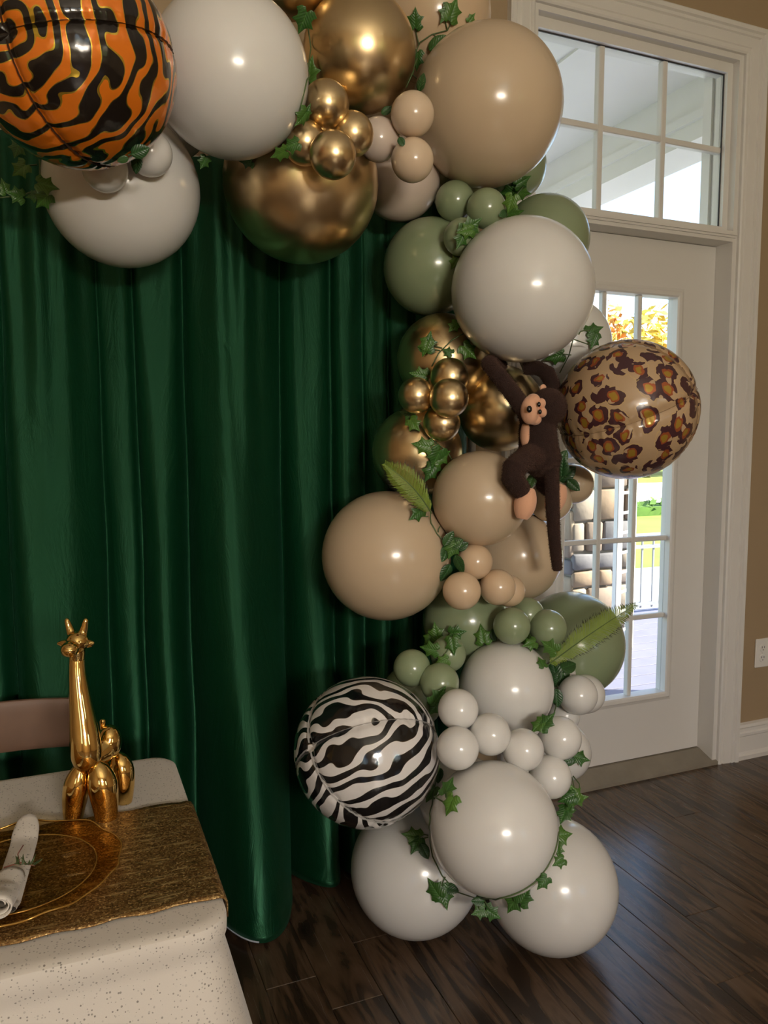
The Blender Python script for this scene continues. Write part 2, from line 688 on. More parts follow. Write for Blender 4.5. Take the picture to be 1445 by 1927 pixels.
# baseboards
bprof = [(0, 0), (0, .020), (.018, .022), (.024, .017), (.032, .013), (.095, .013), (.100, .017), (.110, .017), (.116, .012), (.128, .012), (.134, .016), (.145, .012), (.150, 0)]
for nm, x0, x1 in (('baseboard_right', DX1 + CW, XR), ('baseboard_left', XL, DX0 - CW)):
    q = extrude_profile(bprof, lambda a, b, t: Vector((t, -b, a)), lambda a: x0, lambda a: x1)
    struct(q.build(nm, M['trim']), 'white moulded baseboard along the door wall', 'baseboard')
# corner of a second white casing high on the wall, left of the door
wc = Pw(893, 12, .02)
q = MB()
q.box(wc.x - .10, wc.x, -.022, 0, wc.z, 3.05)
q.box(wc.x - .9, wc.x - .10, -.022, 0, wc.z, wc.z + .10)
q.box(wc.x - .085, wc.x - .015, -.028, -.022, wc.z + .015, 3.05)
struct(q.build('trim_1', M['trim']), 'white casing corner high on the tan wall', 'trim')
# outlet
oc = Pw(1432, 1228, 0)
ot = empty('wall_outlet', (oc.x, 0, oc.z - .06))
tag(ot, 'white double wall outlet on the tan wall beside the door', 'outlet')
MB().cbox(oc.x - .037, oc.x + .037, -.007, 0, oc.z - .06, oc.z + .06, .003).build('cover_plate', M['outlet'], ot)
for dz in (-.021, .021):
    q = MB().lathe((oc.x, -.0065, oc.z + dz), [(0, -.003), (.0155, -.003), (.017, -.001), (.017, 0)], 20, (0, 1, 0))
    s = q.build('socket', M['outlet'], ot, 'auto')
    sl = MB()
    for dx in (-.0062, .0062):
        sl.box(oc.x + dx - .0012, oc.x + dx + .0012, -.0101, -.0092, oc.z + dz, oc.z + dz + .008)
    sl.box(oc.x - .002, oc.x + .002, -.0101, -.0092, oc.z + dz - .009, oc.z + dz - .005)
    sl.build('slot', M['slot'], s)
q = MB().lathe((oc.x, -.0065, oc.z), [(0, -.002), (.003, -.002), (.0035, 0)], 10, (0, 1, 0))
q.build('screw', M['outlet'], ot)

# chandelier behind the photographer: the cluster of small bulbs mirrored in every balloon
CHX, CHY, CHZ = .3, -4.6, 1.62
ch = tag(empty('chandelier_offscreen', (CHX, CHY, CHZ - .06)), 'five-globe chandelier hanging from the ceiling by a rod', 'chandelier')
brz = simple('dark_bronze', (.06, .045, .035), .35, .9)
MB().tube([(CHX, CHY, CHZ - .04), (CHX, CHY, ZC)], .008).build('rod', brz, ch)
M['globe'] = emitter('globe_lamp', (1.0, .88, .74), LAMP)
for k in range(5):
    an = 2 * math.pi * k / 5 + .3
    gx_, gy_ = CHX + .30 * math.cos(an), CHY + .30 * math.sin(an)
    MB().tube([(CHX, CHY, CHZ - .04), (CHX + .18 * math.cos(an), CHY + .18 * math.sin(an), CHZ - .10), (gx_, gy_, CHZ - .06)], .007).build('arm', brz, ch, True)
    MB().ell((gx_, gy_, CHZ), .062).build('globe_offscreen', M['globe'], ch, True)

# ------------------------------------------------------------------ outside, beyond the door
GZ = -.75
M['lawn'] = simple('lawn', (.21, .27, .045), .9, var=.35, scale=.7, bump=.4, bscale=20)
M['road'] = simple('pale_road', (.62, .58, .52), .9, var=.08)
M['concrete'] = simple('grey_concrete', (.50, .51, .54), .85, var=.08)
M['deck'] = simple('grey_deck_board', (.19, .19, .27), .6, var=.15, scale=9)
M['porch'] = simple('porch_white_paint', (.80, .79, .75), .5, var=.03)
M['mortar'] = simple('mortar', (.20, .185, .165), .9, bump=.3, bscale=60)
M['rail'] = simple('railing_grey', (.30, .31, .34), .5)
struct(MB().box(-60, 140, 7.5, 16, GZ - .3, GZ).build('lawn', M['lawn']), 'sunlit green lawn outside the door', 'lawn')
struct(MB().box(-60, 140, 16, 29, GZ - .3, GZ - .03).build('road', M['road']), 'pale road beyond the lawn', 'road')
struct(MB().box(-60, 140, 29, 120, GZ - .3, GZ).build('far_lawn', M['lawn']), 'lawn on the far side of the road', 'lawn')
struct(MB().box(-8, 30, 2.62, 7.5, GZ - .3, GZ + .02).build('walkway', M['concrete']), 'grey concrete walk beside the porch', 'path')
struct(MB().box(-60, 60, -70, YB - .14, GZ - .3, GZ).build('rear_lawn', M['lawn']), 'unseen lawn added behind the house', 'lawn')  # unseen ground, added to bounce daylight in through the rear windows
deck = struct(MB().box(-3, 8, .16, 2.55, -.30, -.062).build('porch_deck', M['mortar']), 'grey plank porch deck', 'deck')
me = MB().cbox(-5.5, 5.5, -.066, .066, -.025, 0, .0012).mesh('deck_board')
me.materials.append(M['deck'])
for k in range(17):
    link_mesh('deck_board', me, deck, (2.5, .235 + k * .14, -.035))
pc = struct(MB().box(-3, 2.74, .16, 2.6, 2.95, 3.05).build('porch_ceiling', M['porch']), 'white panelled porch ceiling', 'ceiling')
for k in range(4):
    MB().box(-1.6 + k * 1.22, -1.57 + k * 1.22, .16, 2.6, 2.938, 2.95).build('batten', M['porch'], pc)
# porch beam and fascia
bm_ = MB().box(-3, 2.74, 2.30, 2.55, 2.68, 2.95)
bm_.box(-3, 2.74, 2.27, 2.58, 2.90, 2.95)
struct(bm_.build('trim_2', M['porch']), 'white beam along the outer porch edge', 'trim')
bm_ = MB().box(2.74, 2.93, .16, 2.60, 2.68, 3.08)
bm_.box(2.93, 3.06, .16, 2.72, 2.72, 3.12)
bm_.box(2.72, 2.745, .16, 2.60, 2.76, 2.80)
struct(bm_.build('trim_3', M['porch']), 'white beam running out from the house at the porch end', 'trim')


# stone column
def stone_column(cx_, cy_):
    e = tag(empty('stone_column', (cx_, cy_, -.06)), 'porch column of stacked tan and grey stones under a white post', 'column')
    W2_ = .27
    MB().box(cx_ - W2_ + .02, cx_ + W2_ - .02, cy_ - W2_ + .02, cy_ + W2_ - .02, -.06, 1.32).build('mortar_core', M['mortar'], e)
    cols_ = [(.30, .22, .145), (.32, .27, .21), (.21, .175, .15), (.17, .165, .17), (.35, .28, .195), (.25, .195, .15)]
    smats = [simple('stone_%d' % i, c, .85, var=.3, scale=9, bump=.6, bscale=22) for i, c in enumerate(cols_)]
    r = random.Random(3)
    for face in range(4):   # -y (towards the door), +x, -x, +y
        z = -.05
        while z < 1.28:
            h = r.choice([.13, .17, .22, .12])
            h = min(h, 1.31 - z)
            a = -W2_
            while a < W2_ - .01:
                wd = r.uniform(.10, .26)
                if a + wd > W2_ - .07:
                    wd = W2_ - a
                g = .008
                pr = r.uniform(.0, .022)
                if face == 0:
                    args = (cx_ + a + g, cx_ + a + wd - g, cy_ - W2_ - pr, cy_ - W2_ + .03, z + g, z + h - g)
                elif face == 1:
                    args = (cx_ + W2_ - .03, cx_ + W2_ + pr, cy_ + a + g, cy_ + a + wd - g, z + g, z + h - g)
                elif face == 2:
                    args = (cx_ - W2_ - pr, cx_ - W2_ + .03, cy_ + a + g, cy_ + a + wd - g, z + g, z + h - g)
                else:
                    args = (cx_ + a + g, cx_ + a + wd - g, cy_ + W2_ - .03, cy_ + W2_ + pr, z + g, z + h - g)
                q = MB().cbox(*args, .012)
                for v in q.v:
                    n_ = noise.noise_vector(v * 9.0)
                    v += n_ * .009
                q.build('stone', smats[r.randrange(6)], e, True)
                a += wd
            z += h
    MB().cbox(cx_ - W2_ - .04, cx_ + W2_ + .04, cy_ - W2_ - .04, cy_ + W2_ + .04, 1.32, 1.38, .01).build('capstone', M['concrete'], e)
    post = MB().cbox(cx_ - .11, cx_ + .11, cy_ - .11, cy_ + .11, 1.38, 2.68, .008)
    post.box(cx_ - .14, cx_ + .14, cy_ - .14, cy_ + .14, 1.38, 1.50)
    post.box(cx_ - .14, cx_ + .14, cy_ - .14, cy_ + .14, 2.56, 2.68)
    post.build('post', M['porch'], e)


sc_ = Pw(1118, 1000, -2.2)
print('column', sc_)
stone_column(sc_.x - .02, 2.33)
# white ladder shelf standing in front of the column
lc = Pw(1160, 1110, -1.55)
ld = tag(empty('porch_ladder', (lc.x + .1, 1.62, -.035)), 'white ladder standing in front of the stone porch column', 'ladder')
for dx, dy in ((0, 0), (.19, .10)):
    MB().cbox(lc.x + dx - .022, lc.x + dx + .022, 1.55 + dy - .02, 1.55 + dy + .02, -.035, 1.20, .004).build('post', M['porch'], ld)
for k in range(9):
    z = .10 + k * .125
    MB().tube([(lc.x, 1.55, z), (lc.x + .19, 1.65, z)], .010, 8).build('rung', M['porch'], ld, True)
# porch railing to the right of the column
rl = tag(empty('porch_railing', (4.6, 2.45, -.06)), 'thin grey porch railing with close balusters right of the stone column', 'railing')
rx0 = sc_.x + .27
for z in (.56, .47, .02):
    MB().box(rx0, 7.6, 2.43, 2.46, z, z + .025).build('rail', M['rail'], rl)
bme = MB().box(-.006, .006, -.006, .006, 0, .56).mesh('baluster')
bme.materials.append(M['rail'])
for k in range(40):
    link_mesh('baluster', bme, rl, (rx0 + .05 + k * .11, 2.445, 0))
for k in range(3):
    MB().box(rx0 + .9 + k * 1.6, rx0 + .95 + k * 1.6, 2.42, 2.47, -.06, .6).build('post', M['rail'], rl)

# hedge and autumn trees across the road
leafcols = dict(orange=(.62, .30, .05), yellow=(.72, .50, .06), green=(.10, .20, .03), rust=(.45, .18, .05), olive=(.38, .36, .07))
for k, c in leafcols.items():
    M['lf_' + k] = simple('foliage_' + k, c, .9, var=.45, scale=3)
M['bark'] = simple('bark', (.16, .12, .09), .9)
h = MB()
rr = random.Random(11)


def foliage(mb, c, rad, n, size, r):
    for _ in range(n):
        d = Vector((r.gauss(0, 1), r.gauss(0, 1), r.gauss(0, 1))).normalized() * (r.random() ** .4)
        p = Vector(c) + Vector((d.x * rad[0], d.y * rad[1], d.z * rad[2]))
        a = Vector((r.gauss(0, 1), r.gauss(0, 1), r.gauss(0, 1))).normalized()
        b = a.orthogonal().normalized()
        s = size * r.uniform(.6, 1.3)
        mb.add([p - a * s, p + b * s * .5, p + a * s, p - b * s * .5], [(0, 1, 2, 3)])


trees = [(6, 33, 9.0, 'olive', 2.9), (12.5, 34, 9.5, 'yellow', 2.9), (19, 33, 9.6, 'rust', 2.9), (25, 32, 10.4, 'orange', 2.8), (31, 33, 9.4, 'yellow', 2.8), (37, 34, 9.0, 'olive', 2.9),
         (43.5, 35, 9.0, 'orange', 3.0), (28, 40, 9.6, 'rust', 3.0), (34.5, 41, 9.4, 'orange', 3.0), (41, 42, 9.0, 'yellow', 3.0)]
tl = {'orange': 'orange leaved autumn tree beyond the road', 'yellow': 'yellow leaved autumn tree beyond the road', 'rust': 'rust brown autumn tree beyond the road',
      'olive': 'olive green tree beyond the road', 'green': 'dark green tree beyond the road'}
for (tx, ty, th_, kc, rad) in trees:
    e = tag(empty('autumn_tree', (tx, ty, GZ)), tl[kc], 'tree', 'trees beyond the road')
    MB().tube([(tx, ty, GZ), (tx + .1, ty, GZ + th_ * .35), (tx, ty, GZ + th_ * .8)], [.22, .17, .06]).build('trunk', M['bark'], e, True)
    q = MB()
    foliage(q, (tx, ty, GZ + th_ * .62), (rad, rad, th_ * .42), 1500, .36, rr)
    c_ = q.build('crown', M['lf_' + kc], e)
    c_['kind'] = 'stuff'
hd = MB()
hd.box(-20, 60, 14.6, 15.6, GZ, GZ + .25)
for _ in range(2600):
    foliage(hd, (rr.uniform(-20, 60), rr.uniform(14.5, 15.7), GZ + rr.uniform(.1, .42)), (.15, .15, .1), 1, .2, rr)
tag(hd.build('hedge', M['lf_green']), 'low dark green hedge between the lawn and the road', 'hedge', kind='stuff')

# ------------------------------------------------------------------ backdrop curtain and its stand
edges_px = [-520, -380, -290, -190, -90, 12, 198, 268, 362, 545, 642, 705, 752, 800, 850, 905]
amps = [.09, .07, .10, .07, .05, .12, .045, .08, .15, .085, .07, .05, .05, .05, .05]
edges_s = [Pw(e, 900, .2).x for e in edges_px]
CTOP = 2.03


def smooth(t):
    t = max(0.0, min(1.0, t))
    return t * t * (3 - 2 * t)


def curtain_pt(u, v):
    # v = 0 at the top, 1 on the floor
    s = edges_s[0] + u * (edges_s[-1] - edges_s[0])
    z = CTOP * (1 - v)
    k = 0
    for i in range(len(amps)):
        if edges_s[i] <= s:
            k = i
    wk = edges_s[k + 1] - edges_s[k]
    t = (s - edges_s[k]) / wk
    t = max(0, min(1, t))
    asym = .82 + .3 * math.sin(k * 2.3)
    tt = t ** asym
    bulge = math.sin(math.pi * tt) ** .62
    a = 1.3 * amps[k] * (.42 + .62 * smooth(v * 1.3))
    w = .10 + a * bulge
    # gathers that fade downwards
    gath = math.sin(s * 74 + 1.7 * math.sin(s * 13)) * .5 + math.sin(s * 41 + 2) * .5
    w += .014 * gath * (1 - smooth((v - .02) / .55)) * (.3 + bulge)
    # long soft secondary folds
    w += .010 * math.sin(s * 30 + v * 2.2 + k) * bulge * smooth(v * 2) * (1.15 - v * .6)
    n_ = noise.noise(Vector((s * 5, v * 2.2, 3.1)))
    w += .012 * n_ * bulge
    # the wide fold beside the table swings forward at the hem
    if k == 8:
        w += .11 * bulge * smooth((v - .55) / .45)
    elif k in (7, 9):
        w += .03 * bulge * smooth((v - .55) / .45)
    x = s + .006 * noise.noise(Vector((s * 3, v * 6, 9.0)))
    # folds lean in towards the bottom like the hanging cloth does
    x += .05 * smooth((v - .3) / .7) * (1 if k == 8 else .5) * bulge * .6
    z = max(z, .004)
    if v > .985:
        z += .012 * (0.5 + .5 * math.sin(s * 23))
        w += .01
    return (x, -w, z)


cur = MB().grid(curtain_pt, 460, 90)
co = empty('backdrop_curtain', (0, -.2, .004))
tag(co, 'deep green satin backdrop curtain hanging in soft folds to the floor', 'curtain')
cl = cur.build('cloth', M['satin'], co, True)
so_ = cl.modifiers.new('thickness', 'SOLIDIFY')
so_.thickness = .0012
# lighter reverse of the hem at the foot of the wide fold
hem = MB()
hp = []
for i in range(12):
    s_ = edges_s[8] + (edges_s[9] - edges_s[8]) * (.05 + .25 * i / 11)
    u_ = (s_ - edges_s[0]) / (edges_s[-1] - edges_s[0])
    c_ = Vector(curtain_pt(u_, 1.0))
    hp.append(c_ + Vector((0, -.002, .003)))
hem.tube(hp, .0022, 6)
hem.build('hem_edge', simple('pale_hem', (.45, .5, .58), .6), co, True)
st = tag(empty('backdrop_stand', (0, -.085, 0)), 'white metal backdrop stand holding up the green curtain', 'stand')
wm = simple('white_metal', (.7, .7, .7), .4, .2)
x0s, x1s = edges_s[0] - .04, edges_s[-1] + .05
MB().tube([(x0s, -.085, CTOP + .012), (x1s, -.085, CTOP + .012)], .014, 12).build('crossbar', wm, st, True)
for xx in (x0s + .02, x1s - .02):
    MB().tube([(xx, -.085, .0), (xx, -.085, CTOP + .02)], .013, 12).build('post', wm, st, True)
    MB().box(xx - .10, xx + .10, -.10, -.03, 0, .006).build('foot_plate', wm, st)

# ------------------------------------------------------------------ balloons
SPH = []      # (centre, radius) for resting leaves on the balloons


def sphere_from_px(px, py, b, w=None, floor=False):
    """centre and radius of the sphere whose outline has its centre at (px, py) and tangential half-width b"""
    dx, dy = px - CX, py - CY
    rho = math.hypot(dx, dy) or 1e-6
    ux, uy = dx / rho, dy / rho
    th = math.atan(rho / FPX)
    for _ in range(12):
        s = math.sqrt(b * b * math.cos(th) ** 2 / (FPX ** 2 + b * b))
        al = math.asin(s)
        mid = FPX * (math.tan(th + al) + math.tan(th - al)) / 2
        th += math.atan(rho / FPX) - math.atan(mid / FPX)
    dirv = (FW + (RT * ux - UP * uy) * math.tan(th)).normalized()
    if floor:
        lo, hi = .5, 6.0
        for _ in range(50):
            d = (lo + hi) / 2
            c = CAM + dirv * d
            if c.z - d * s > 0:
                lo = d
            else:
                hi = d
        return CAM + dirv * lo, lo * s
    d = (-w - CAM.y) / dirv.y
    return CAM + dirv * d, d * s


def balloon_unit(colour):
    """a filled latex balloon: round body drawn into a neck towards -Z"""
    prof = []
    n = 26
    for i in range(n + 1):
        th = math.pi * i / n
        r, z = math.sin(th), math.cos(th)
        if z < -.55:
            q = (-z - .55) / .45
            z -= .10 * q * q
            r *= 1 - .10 * q
        prof.append((max(r, .0), z))
    prof = prof[:-1] + [(.035, -1.10)]
    mb = MB().lathe((0, 0, 0), prof, 44)
    k = len(mb.v)
    mb.f.append(tuple(range(k - 44, k)))
    me = mb.mesh('balloon_body', smooth=True)
    me.materials.append(M[colour])
    kn_ = MB().lathe((0, 0, 0), [(.03, -1.08), (.03, -1.11), (.055, -1.125), (.055, -1.15), (.03, -1.165), (.045, -1.20), (.07, -1.23)], 14).mesh('knot', smooth=True)
    kn_.materials.append(M[colour])
    return me, kn_


UNIT = {}


def balloon(px, py, b, w, colour, label, group=None, floor=False, axis=None):
    if colour not in UNIT:
        UNIT[colour] = balloon_unit(colour)
    c, R = sphere_from_px(px, py, b, w, floor)
    SPH.append((c, R))
    ax = Vector(axis) if axis else Vector((random.uniform(-.35, .35), 1.0, random.uniform(-.45, .25)))
    q = (-ax).to_track_quat('Z', 'Y')
    o = bpy.data.objects.new('latex_balloon', UNIT[colour][0])
    col.objects.link(o)
    o.location = c
    o.rotation_euler = q.to_euler()
    o.scale = (R, R, R)
    kk = bpy.data.objects.new('knot', UNIT[colour][1])
    col.objects.link(kk)
    kk.parent = o
    tag(o, label, 'balloon', group)
    return o


B = balloon
# across the top
B(430, 133, 148, .62, 'white', 'very large white balloon beside the tiger striped foil balloon')
B(318, 225, 72, .31, 'white', 'white balloon squeezed between the tiger foil balloon and the very large white one')
B(226, 350, 143, .40, 'white', 'large white balloon with two small ones on it below the tiger foil balloon')
gs = 'small white balloons on the large one'
B(281, 288, 42, .605, 'white', 'small white balloon beside two dark rose leaves under the tiger foil', gs)
B(197, 318, 42, .61, 'white', 'small white balloon tucked right under the bottom of the tiger foil', gs)
B(548, -45, 72, .36, 'gold', 'chrome gold balloon at the top between the very large white and upper gold ones')
B(676, 95, 106, .40, 'gold', 'large chrome gold balloon above the cluster of four small gold ones')
B(565, 339, 146, .385, 'gold', 'largest chrome gold balloon hanging low against the green curtain')
gg = 'four small gold balloons at the top'
for a, lb in (((613, 196, 44, .62), 'small chrome gold balloon pressed against the upper large gold one'),
              ((573, 268, 41, .61), 'small chrome gold balloon in the cluster, nearest the very large white one'),
              ((662, 252, 41, .61), 'small chrome gold balloon in the cluster, touching the small blush one'),
              ((626, 291, 44, .68), 'small chrome gold balloon standing out over the largest gold one')):
    B(*a, 'gold', lb, gg)
gn = 'two small cream balloons on the big tan one'
B(776, 215, 41, .62, 'wheat', 'small cream balloon on the biggest tan one, touching the upper gold balloon', gn)
B(776, 301, 40, .62, 'wheat', 'small cream balloon on the biggest tan one, over the blush balloon', gn)
B(712, 262, 40, .55, 'blush', 'small pale blush balloon touching the small gold cluster')
B(752, 336, 76, .31, 'blush', 'blush balloon tucked behind the largest gold balloon')
B(812, 28, 112, .22, 'peach', 'peach balloon at the very top behind trailing ivy')
B(918, 195, 142, .47, 'tan', 'biggest tan balloon at the upper corner beside the transom')
# sage group under the corner
B(868, 352, 57, .235, 'sage', 'sage green balloon half hidden under the biggest tan balloon')
gsg = 'small sage balloons under the biggest tan one'
B(856, 378, 37, .42, 'sage', 'small sage green balloon in front of the half hidden sage one', gsg)
B(915, 392, 37, .50, 'sage', 'small sage green balloon touching the biggest tan balloon beside the ivy cluster', gsg)
B(869, 446, 35, .50, 'sage', 'small sage green balloon pressed against the large sage one by the curtain', gsg)
B(811, 501, 90, .33, 'sage', 'large sage green balloon against the curtain edge')
B(1026, 450, 83, .33, 'sage', 'sage green balloon behind the top of the large round white one by the door')
B(966, 312, 62, .24, 'sage', 'sage green balloon sliver between the biggest tan balloon and the transom')
B(985, 543, 134, .585, 'white', 'large white balloon above the hanging toy monkey')
B(1062, 648, 88, .33, 'white', 'white balloon behind the leopard foil balloon')
# gold group
B(832, 675, 85, .36, 'gold', 'large chrome gold balloon behind the small gold cluster and an ivy sprig')
B(942, 768, 81, .38, 'gold', 'large chrome gold balloon behind the arms of the toy monkey')
B(785, 850, 85, .36, 'gold', 'large chrome gold balloon under the pale fern frond')
g4 = 'four small gold balloons in the middle'
for a, lb in (((846, 709, 36, .50), 'small chrome gold balloon in the monkey-side cluster, below the ivy sprig on gold'),
              ((783, 744, 34, .50), 'small chrome gold balloon in the monkey-side cluster, nearest the curtain'),
              ((845, 749, 37, .57), 'small chrome gold balloon overlapping the rest of the cluster beside the monkey'),
              ((831, 796, 35, .50), 'small chrome gold balloon at the bottom of the cluster beside the monkey')):
    B(*a, 'gold', lb, g4)
# tan group
B(904, 938, 90, .54, 'tan', 'tan balloon under the foot of the toy monkey')
B(727, 1046, 122, .41, 'tan', 'large tan balloon against the curtain below the fern frond')
B(972, 1045, 86, .38, 'tan', 'tan balloon behind the tail of the toy monkey')
gt = 'three small cream balloons'
for a, lb in (((893, 1057, 34, .56), 'small peach balloon under the tan one at the toy monkey foot'),
              ((869, 1112, 36, .60), 'small peach balloon of three, touching the large tan one by the curtain'),
              ((936, 1105, 34, .58), 'small peach balloon of three, in front of the tan one behind the tail')):
    B(*a, 'peach', lb, gt)
B(1036, 942, 40, .46, 'tan', 'small tan balloon behind the tail and foot of the toy monkey')
B(1080, 911, 37, .42, 'tan', 'small tan balloon just under the leopard foil balloon')
B(958, 1112, 30, .55, 'peach', 'small peach balloon peeping out behind the cluster of three')
# lower sage group
B(876, 1168, 80, .40, 'sage', 'sage green balloon under the cluster of small peach ones')
B(1076, 1213, 99, .31, 'sage', 'large sage green balloon in front of the glass door behind the fern frond')
gs3 = 'three small sage balloons beside the fern'
for a, lb in (((963, 1178, 35, .58), 'small sage green balloon resting on top of the white one by the fern'),
              ((1031, 1182, 35, .56), 'small sage green balloon touching the green fern frond'),
              ((992, 1156, 32, .50), 'small sage green balloon wedged behind two others beside the fern')):
    B(*a, 'sage', lb, gs3)
gs4 = 'three small sage balloons over the zebra balloon'
for a, lb in (((775, 1257, 35, .56), 'small sage green balloon nearest the curtain above the zebra foil'),
              ((843, 1231, 34, .53), 'small sage green balloon wrapped by an ivy sprig above the zebra foil'),
              ((827, 1285, 37, .62), 'small sage green balloon touching the white garland above the zebra foil')):
    B(*a, 'sage', lb, gs4)
B(1017, 1231, 20, .50, 'sage', 'tiny sage green balloon under the three beside the fern frond')
B(776, 1312, 60, .35, 'sage', 'sage green balloon half hidden behind the zebra foil balloon')
# white group and foot
B(953, 1296, 89, .56, 'white', 'white balloon above the garland of small white balloons')
gw = 'small white balloons in the garland'
for a, lb in (((862, 1335, 38, .74), 'small white balloon of the garland touching the small sage cluster'),
              ((861, 1408, 40, .80), 'small white balloon of the garland next to the zebra foil balloon'),
              ((922, 1382, 39, .78), 'small white balloon of the garland, second along from the zebra foil balloon'),
              ((984, 1411, 39, .80), 'small white balloon of the garland, third along from the zebra foil balloon'),
              ((1054, 1389, 40, .76), 'small white balloon of the garland below the touching pair at the door'),
              ((1035, 1462, 40, .78), 'small white balloon ending the garland, above the floor balloon by the door')):
    B(*a, 'white', lb, gw)
gw2 = 'pair of small white balloons at the door'
B(1087, 1308, 37, .56, 'white', 'small white balloon in front of its twin before the door glass', gw2)
B(1102, 1306, 36, .47, 'white', 'small white balloon peeping out behind its twin before the door glass', gw2)
B(1048, 1269, 35, .45, 'white', 'small white balloon behind the dark rose leaves under the fern')
B(1061, 1346, 30, .50, 'white', 'small white balloon below the touching pair at the door')
B(1058, 1415, 54, .48, 'white', 'white balloon behind the small garland next to the door bottom')
B(930, 1561, 121, .84, 'white', 'large front white balloon ringed by ivy')
B(868, 1503, 80, .63, 'white', 'white balloon just behind the large front one and the zebra foil balloon')
B(782, 1637, 122, None, 'white', 'large white balloon on the floor beside the curtain hem', None, True, (.2, .6, .6))
B(1040, 1668, 122, None, 'white', 'large white balloon on the floor in front of the door', None, True, (-.3, .6, .6))


# ---- foil balloons: four gores meeting at two poles
def foil_mesh(name, mat, seam_dark=None):
    mb = MB()
    nt, nphi = 96, 160
    mb.uv = []
    for i in range(nt + 1):
        th = math.pi * i / nt
        for k in range(nphi + 1):
            ph = 2 * math.pi * k / nphi
            g = int((ph + 1e-9) // (math.pi / 2)) % 4
            t = ph - (math.pi / 2) * int((ph + 1e-9) // (math.pi / 2))
            dseam = min(t, math.pi / 2 - t) * math.sin(th)
            if g % 2:
                t = math.pi / 2 - t
            pinch = math.exp(-(dseam / .05) ** 2)
            pin2 = math.exp(-(dseam / .16) ** 2)
            r = 1.0 - .030 * pinch - .012 * pin2
            r += .009 * pin2 * math.sin(th * 58 + 2.3 * math.sin(th * 9 + g)) * math.sin(th)
            r -= .05 * math.exp(-(math.sin(th) / .10) ** 2)
            mb.v.append(Vector((r * math.sin(th) * math.cos(ph), r * math.sin(th) * math.sin(ph), r * math.cos(th))))
            mb.uv.append(((t - math.pi / 4) * math.sin(th), th))
    for i in range(nt):
        for k in range(nphi):
            a = i * (nphi + 1) + k
            mb.f.append((a, a + nphi + 1, a + nphi + 2, a + 1))
    me = mb.mesh(name, smooth=True)
    me.materials.append(mat)
    return me


def foil_seam_mesh(mat):
    """the flat welded fringe that stands up along each seam"""
    mb = MB()
    for s in range(4):
        ph = s * math.pi / 2
        n0 = len(mb.v)
        n = 120
        for i in range(n + 1):
            th = math.pi * (.02 + .96 * i / n)
            for rr_ in (.955, .985 + .004 * math.sin(th * 58)):
                mb.v.append(Vector((rr_ * math.sin(th) * math.cos(ph), rr_ * math.sin(th) * math.sin(ph), rr_ * math.cos(th))))
        for i in range(n):
            mb.f.append((n0 + 2 * i, n0 + 2 * i + 1, n0 + 2 * i + 3, n0 + 2 * i + 2))
    me = mb.mesh('seam', smooth=True)
    me.materials.append(mat)
    return me


def stripe_mat(name, c_base, c_dark, c_edge, slope, freq, distort, thr, metal, rough, edge_w, nscale=1.5):
    t = NT(name)
    uv = t.n('TexCoord').outputs['UV']
    sep = t.n('SeparateXYZ', Vector=uv)
    mp = t.n('Mapping', Vector=uv)
    mp.inputs['Scale'].default_value = (1.0, 1.0, 1.0)
    mp.inputs['Rotation'].default_value = (0, 0, math.atan(slope))
    mp3 = t.n('Mapping', Vector=mp.outputs[0])
    mp3.inputs['Scale'].default_value = (1.5, 2.4, 1.0)
    n1 = t.n('TexNoise', Vector=mp3.outputs[0], Scale=nscale, Detail=0.6, Roughness=.4).outputs[0]
    n2 = t.n('TexNoise', Vector=mp3.outputs[0], Scale=nscale * 1.3, Detail=0.0).outputs[0]
    sp = t.n('SeparateXYZ', Vector=mp.outputs[0])
    ph = t.math('MULTIPLY_ADD', sp.outputs['Y'], freq, t.math('MULTIPLY', n1, distort))
    s = t.math('SINE', ph)
    v = t.math('ADD', s, t.math('MULTIPLY_ADD', n2, 1.1, -.55))
    dark = t.math('GREATER_THAN', v, thr)
    e1 = t.math('LESS_THAN', t.math('ABSOLUTE', t.math('SUBTRACT', v, thr)), edge_w)
    base = t.mix(dark, c_base, c_dark)
    colr = t.mix(e1, base, c_edge)
    met = t.math('MULTIPLY', e1, .9)
    met = t.math('MAXIMUM', met, metal)
    tc = t.n('TexCoord').outputs['Object']
    bn = t.n('TexNoise', Vector=tc, Scale=5.0, Detail=2.0).outputs[0]
    return t.pbr(colr, rough, met, t.bump(bn, .12, .02), **{'Coat Weight': .5, 'Coat Roughness': .08})


M['zebra'] = stripe_mat('zebra_foil', (.72, .69, .67), (.006, .006, .007), (.30, .27, .22), 1.15, 29.0, 12.0, .02, 0.0, .16, .06, 1.5)
M['tiger'] = stripe_mat('tiger_foil', (.80, .20, .012), (.014, .010, .008), (.80, .55, .06), .12, 28.0, 15.0, .06, .25, .20, .15, 1.8)


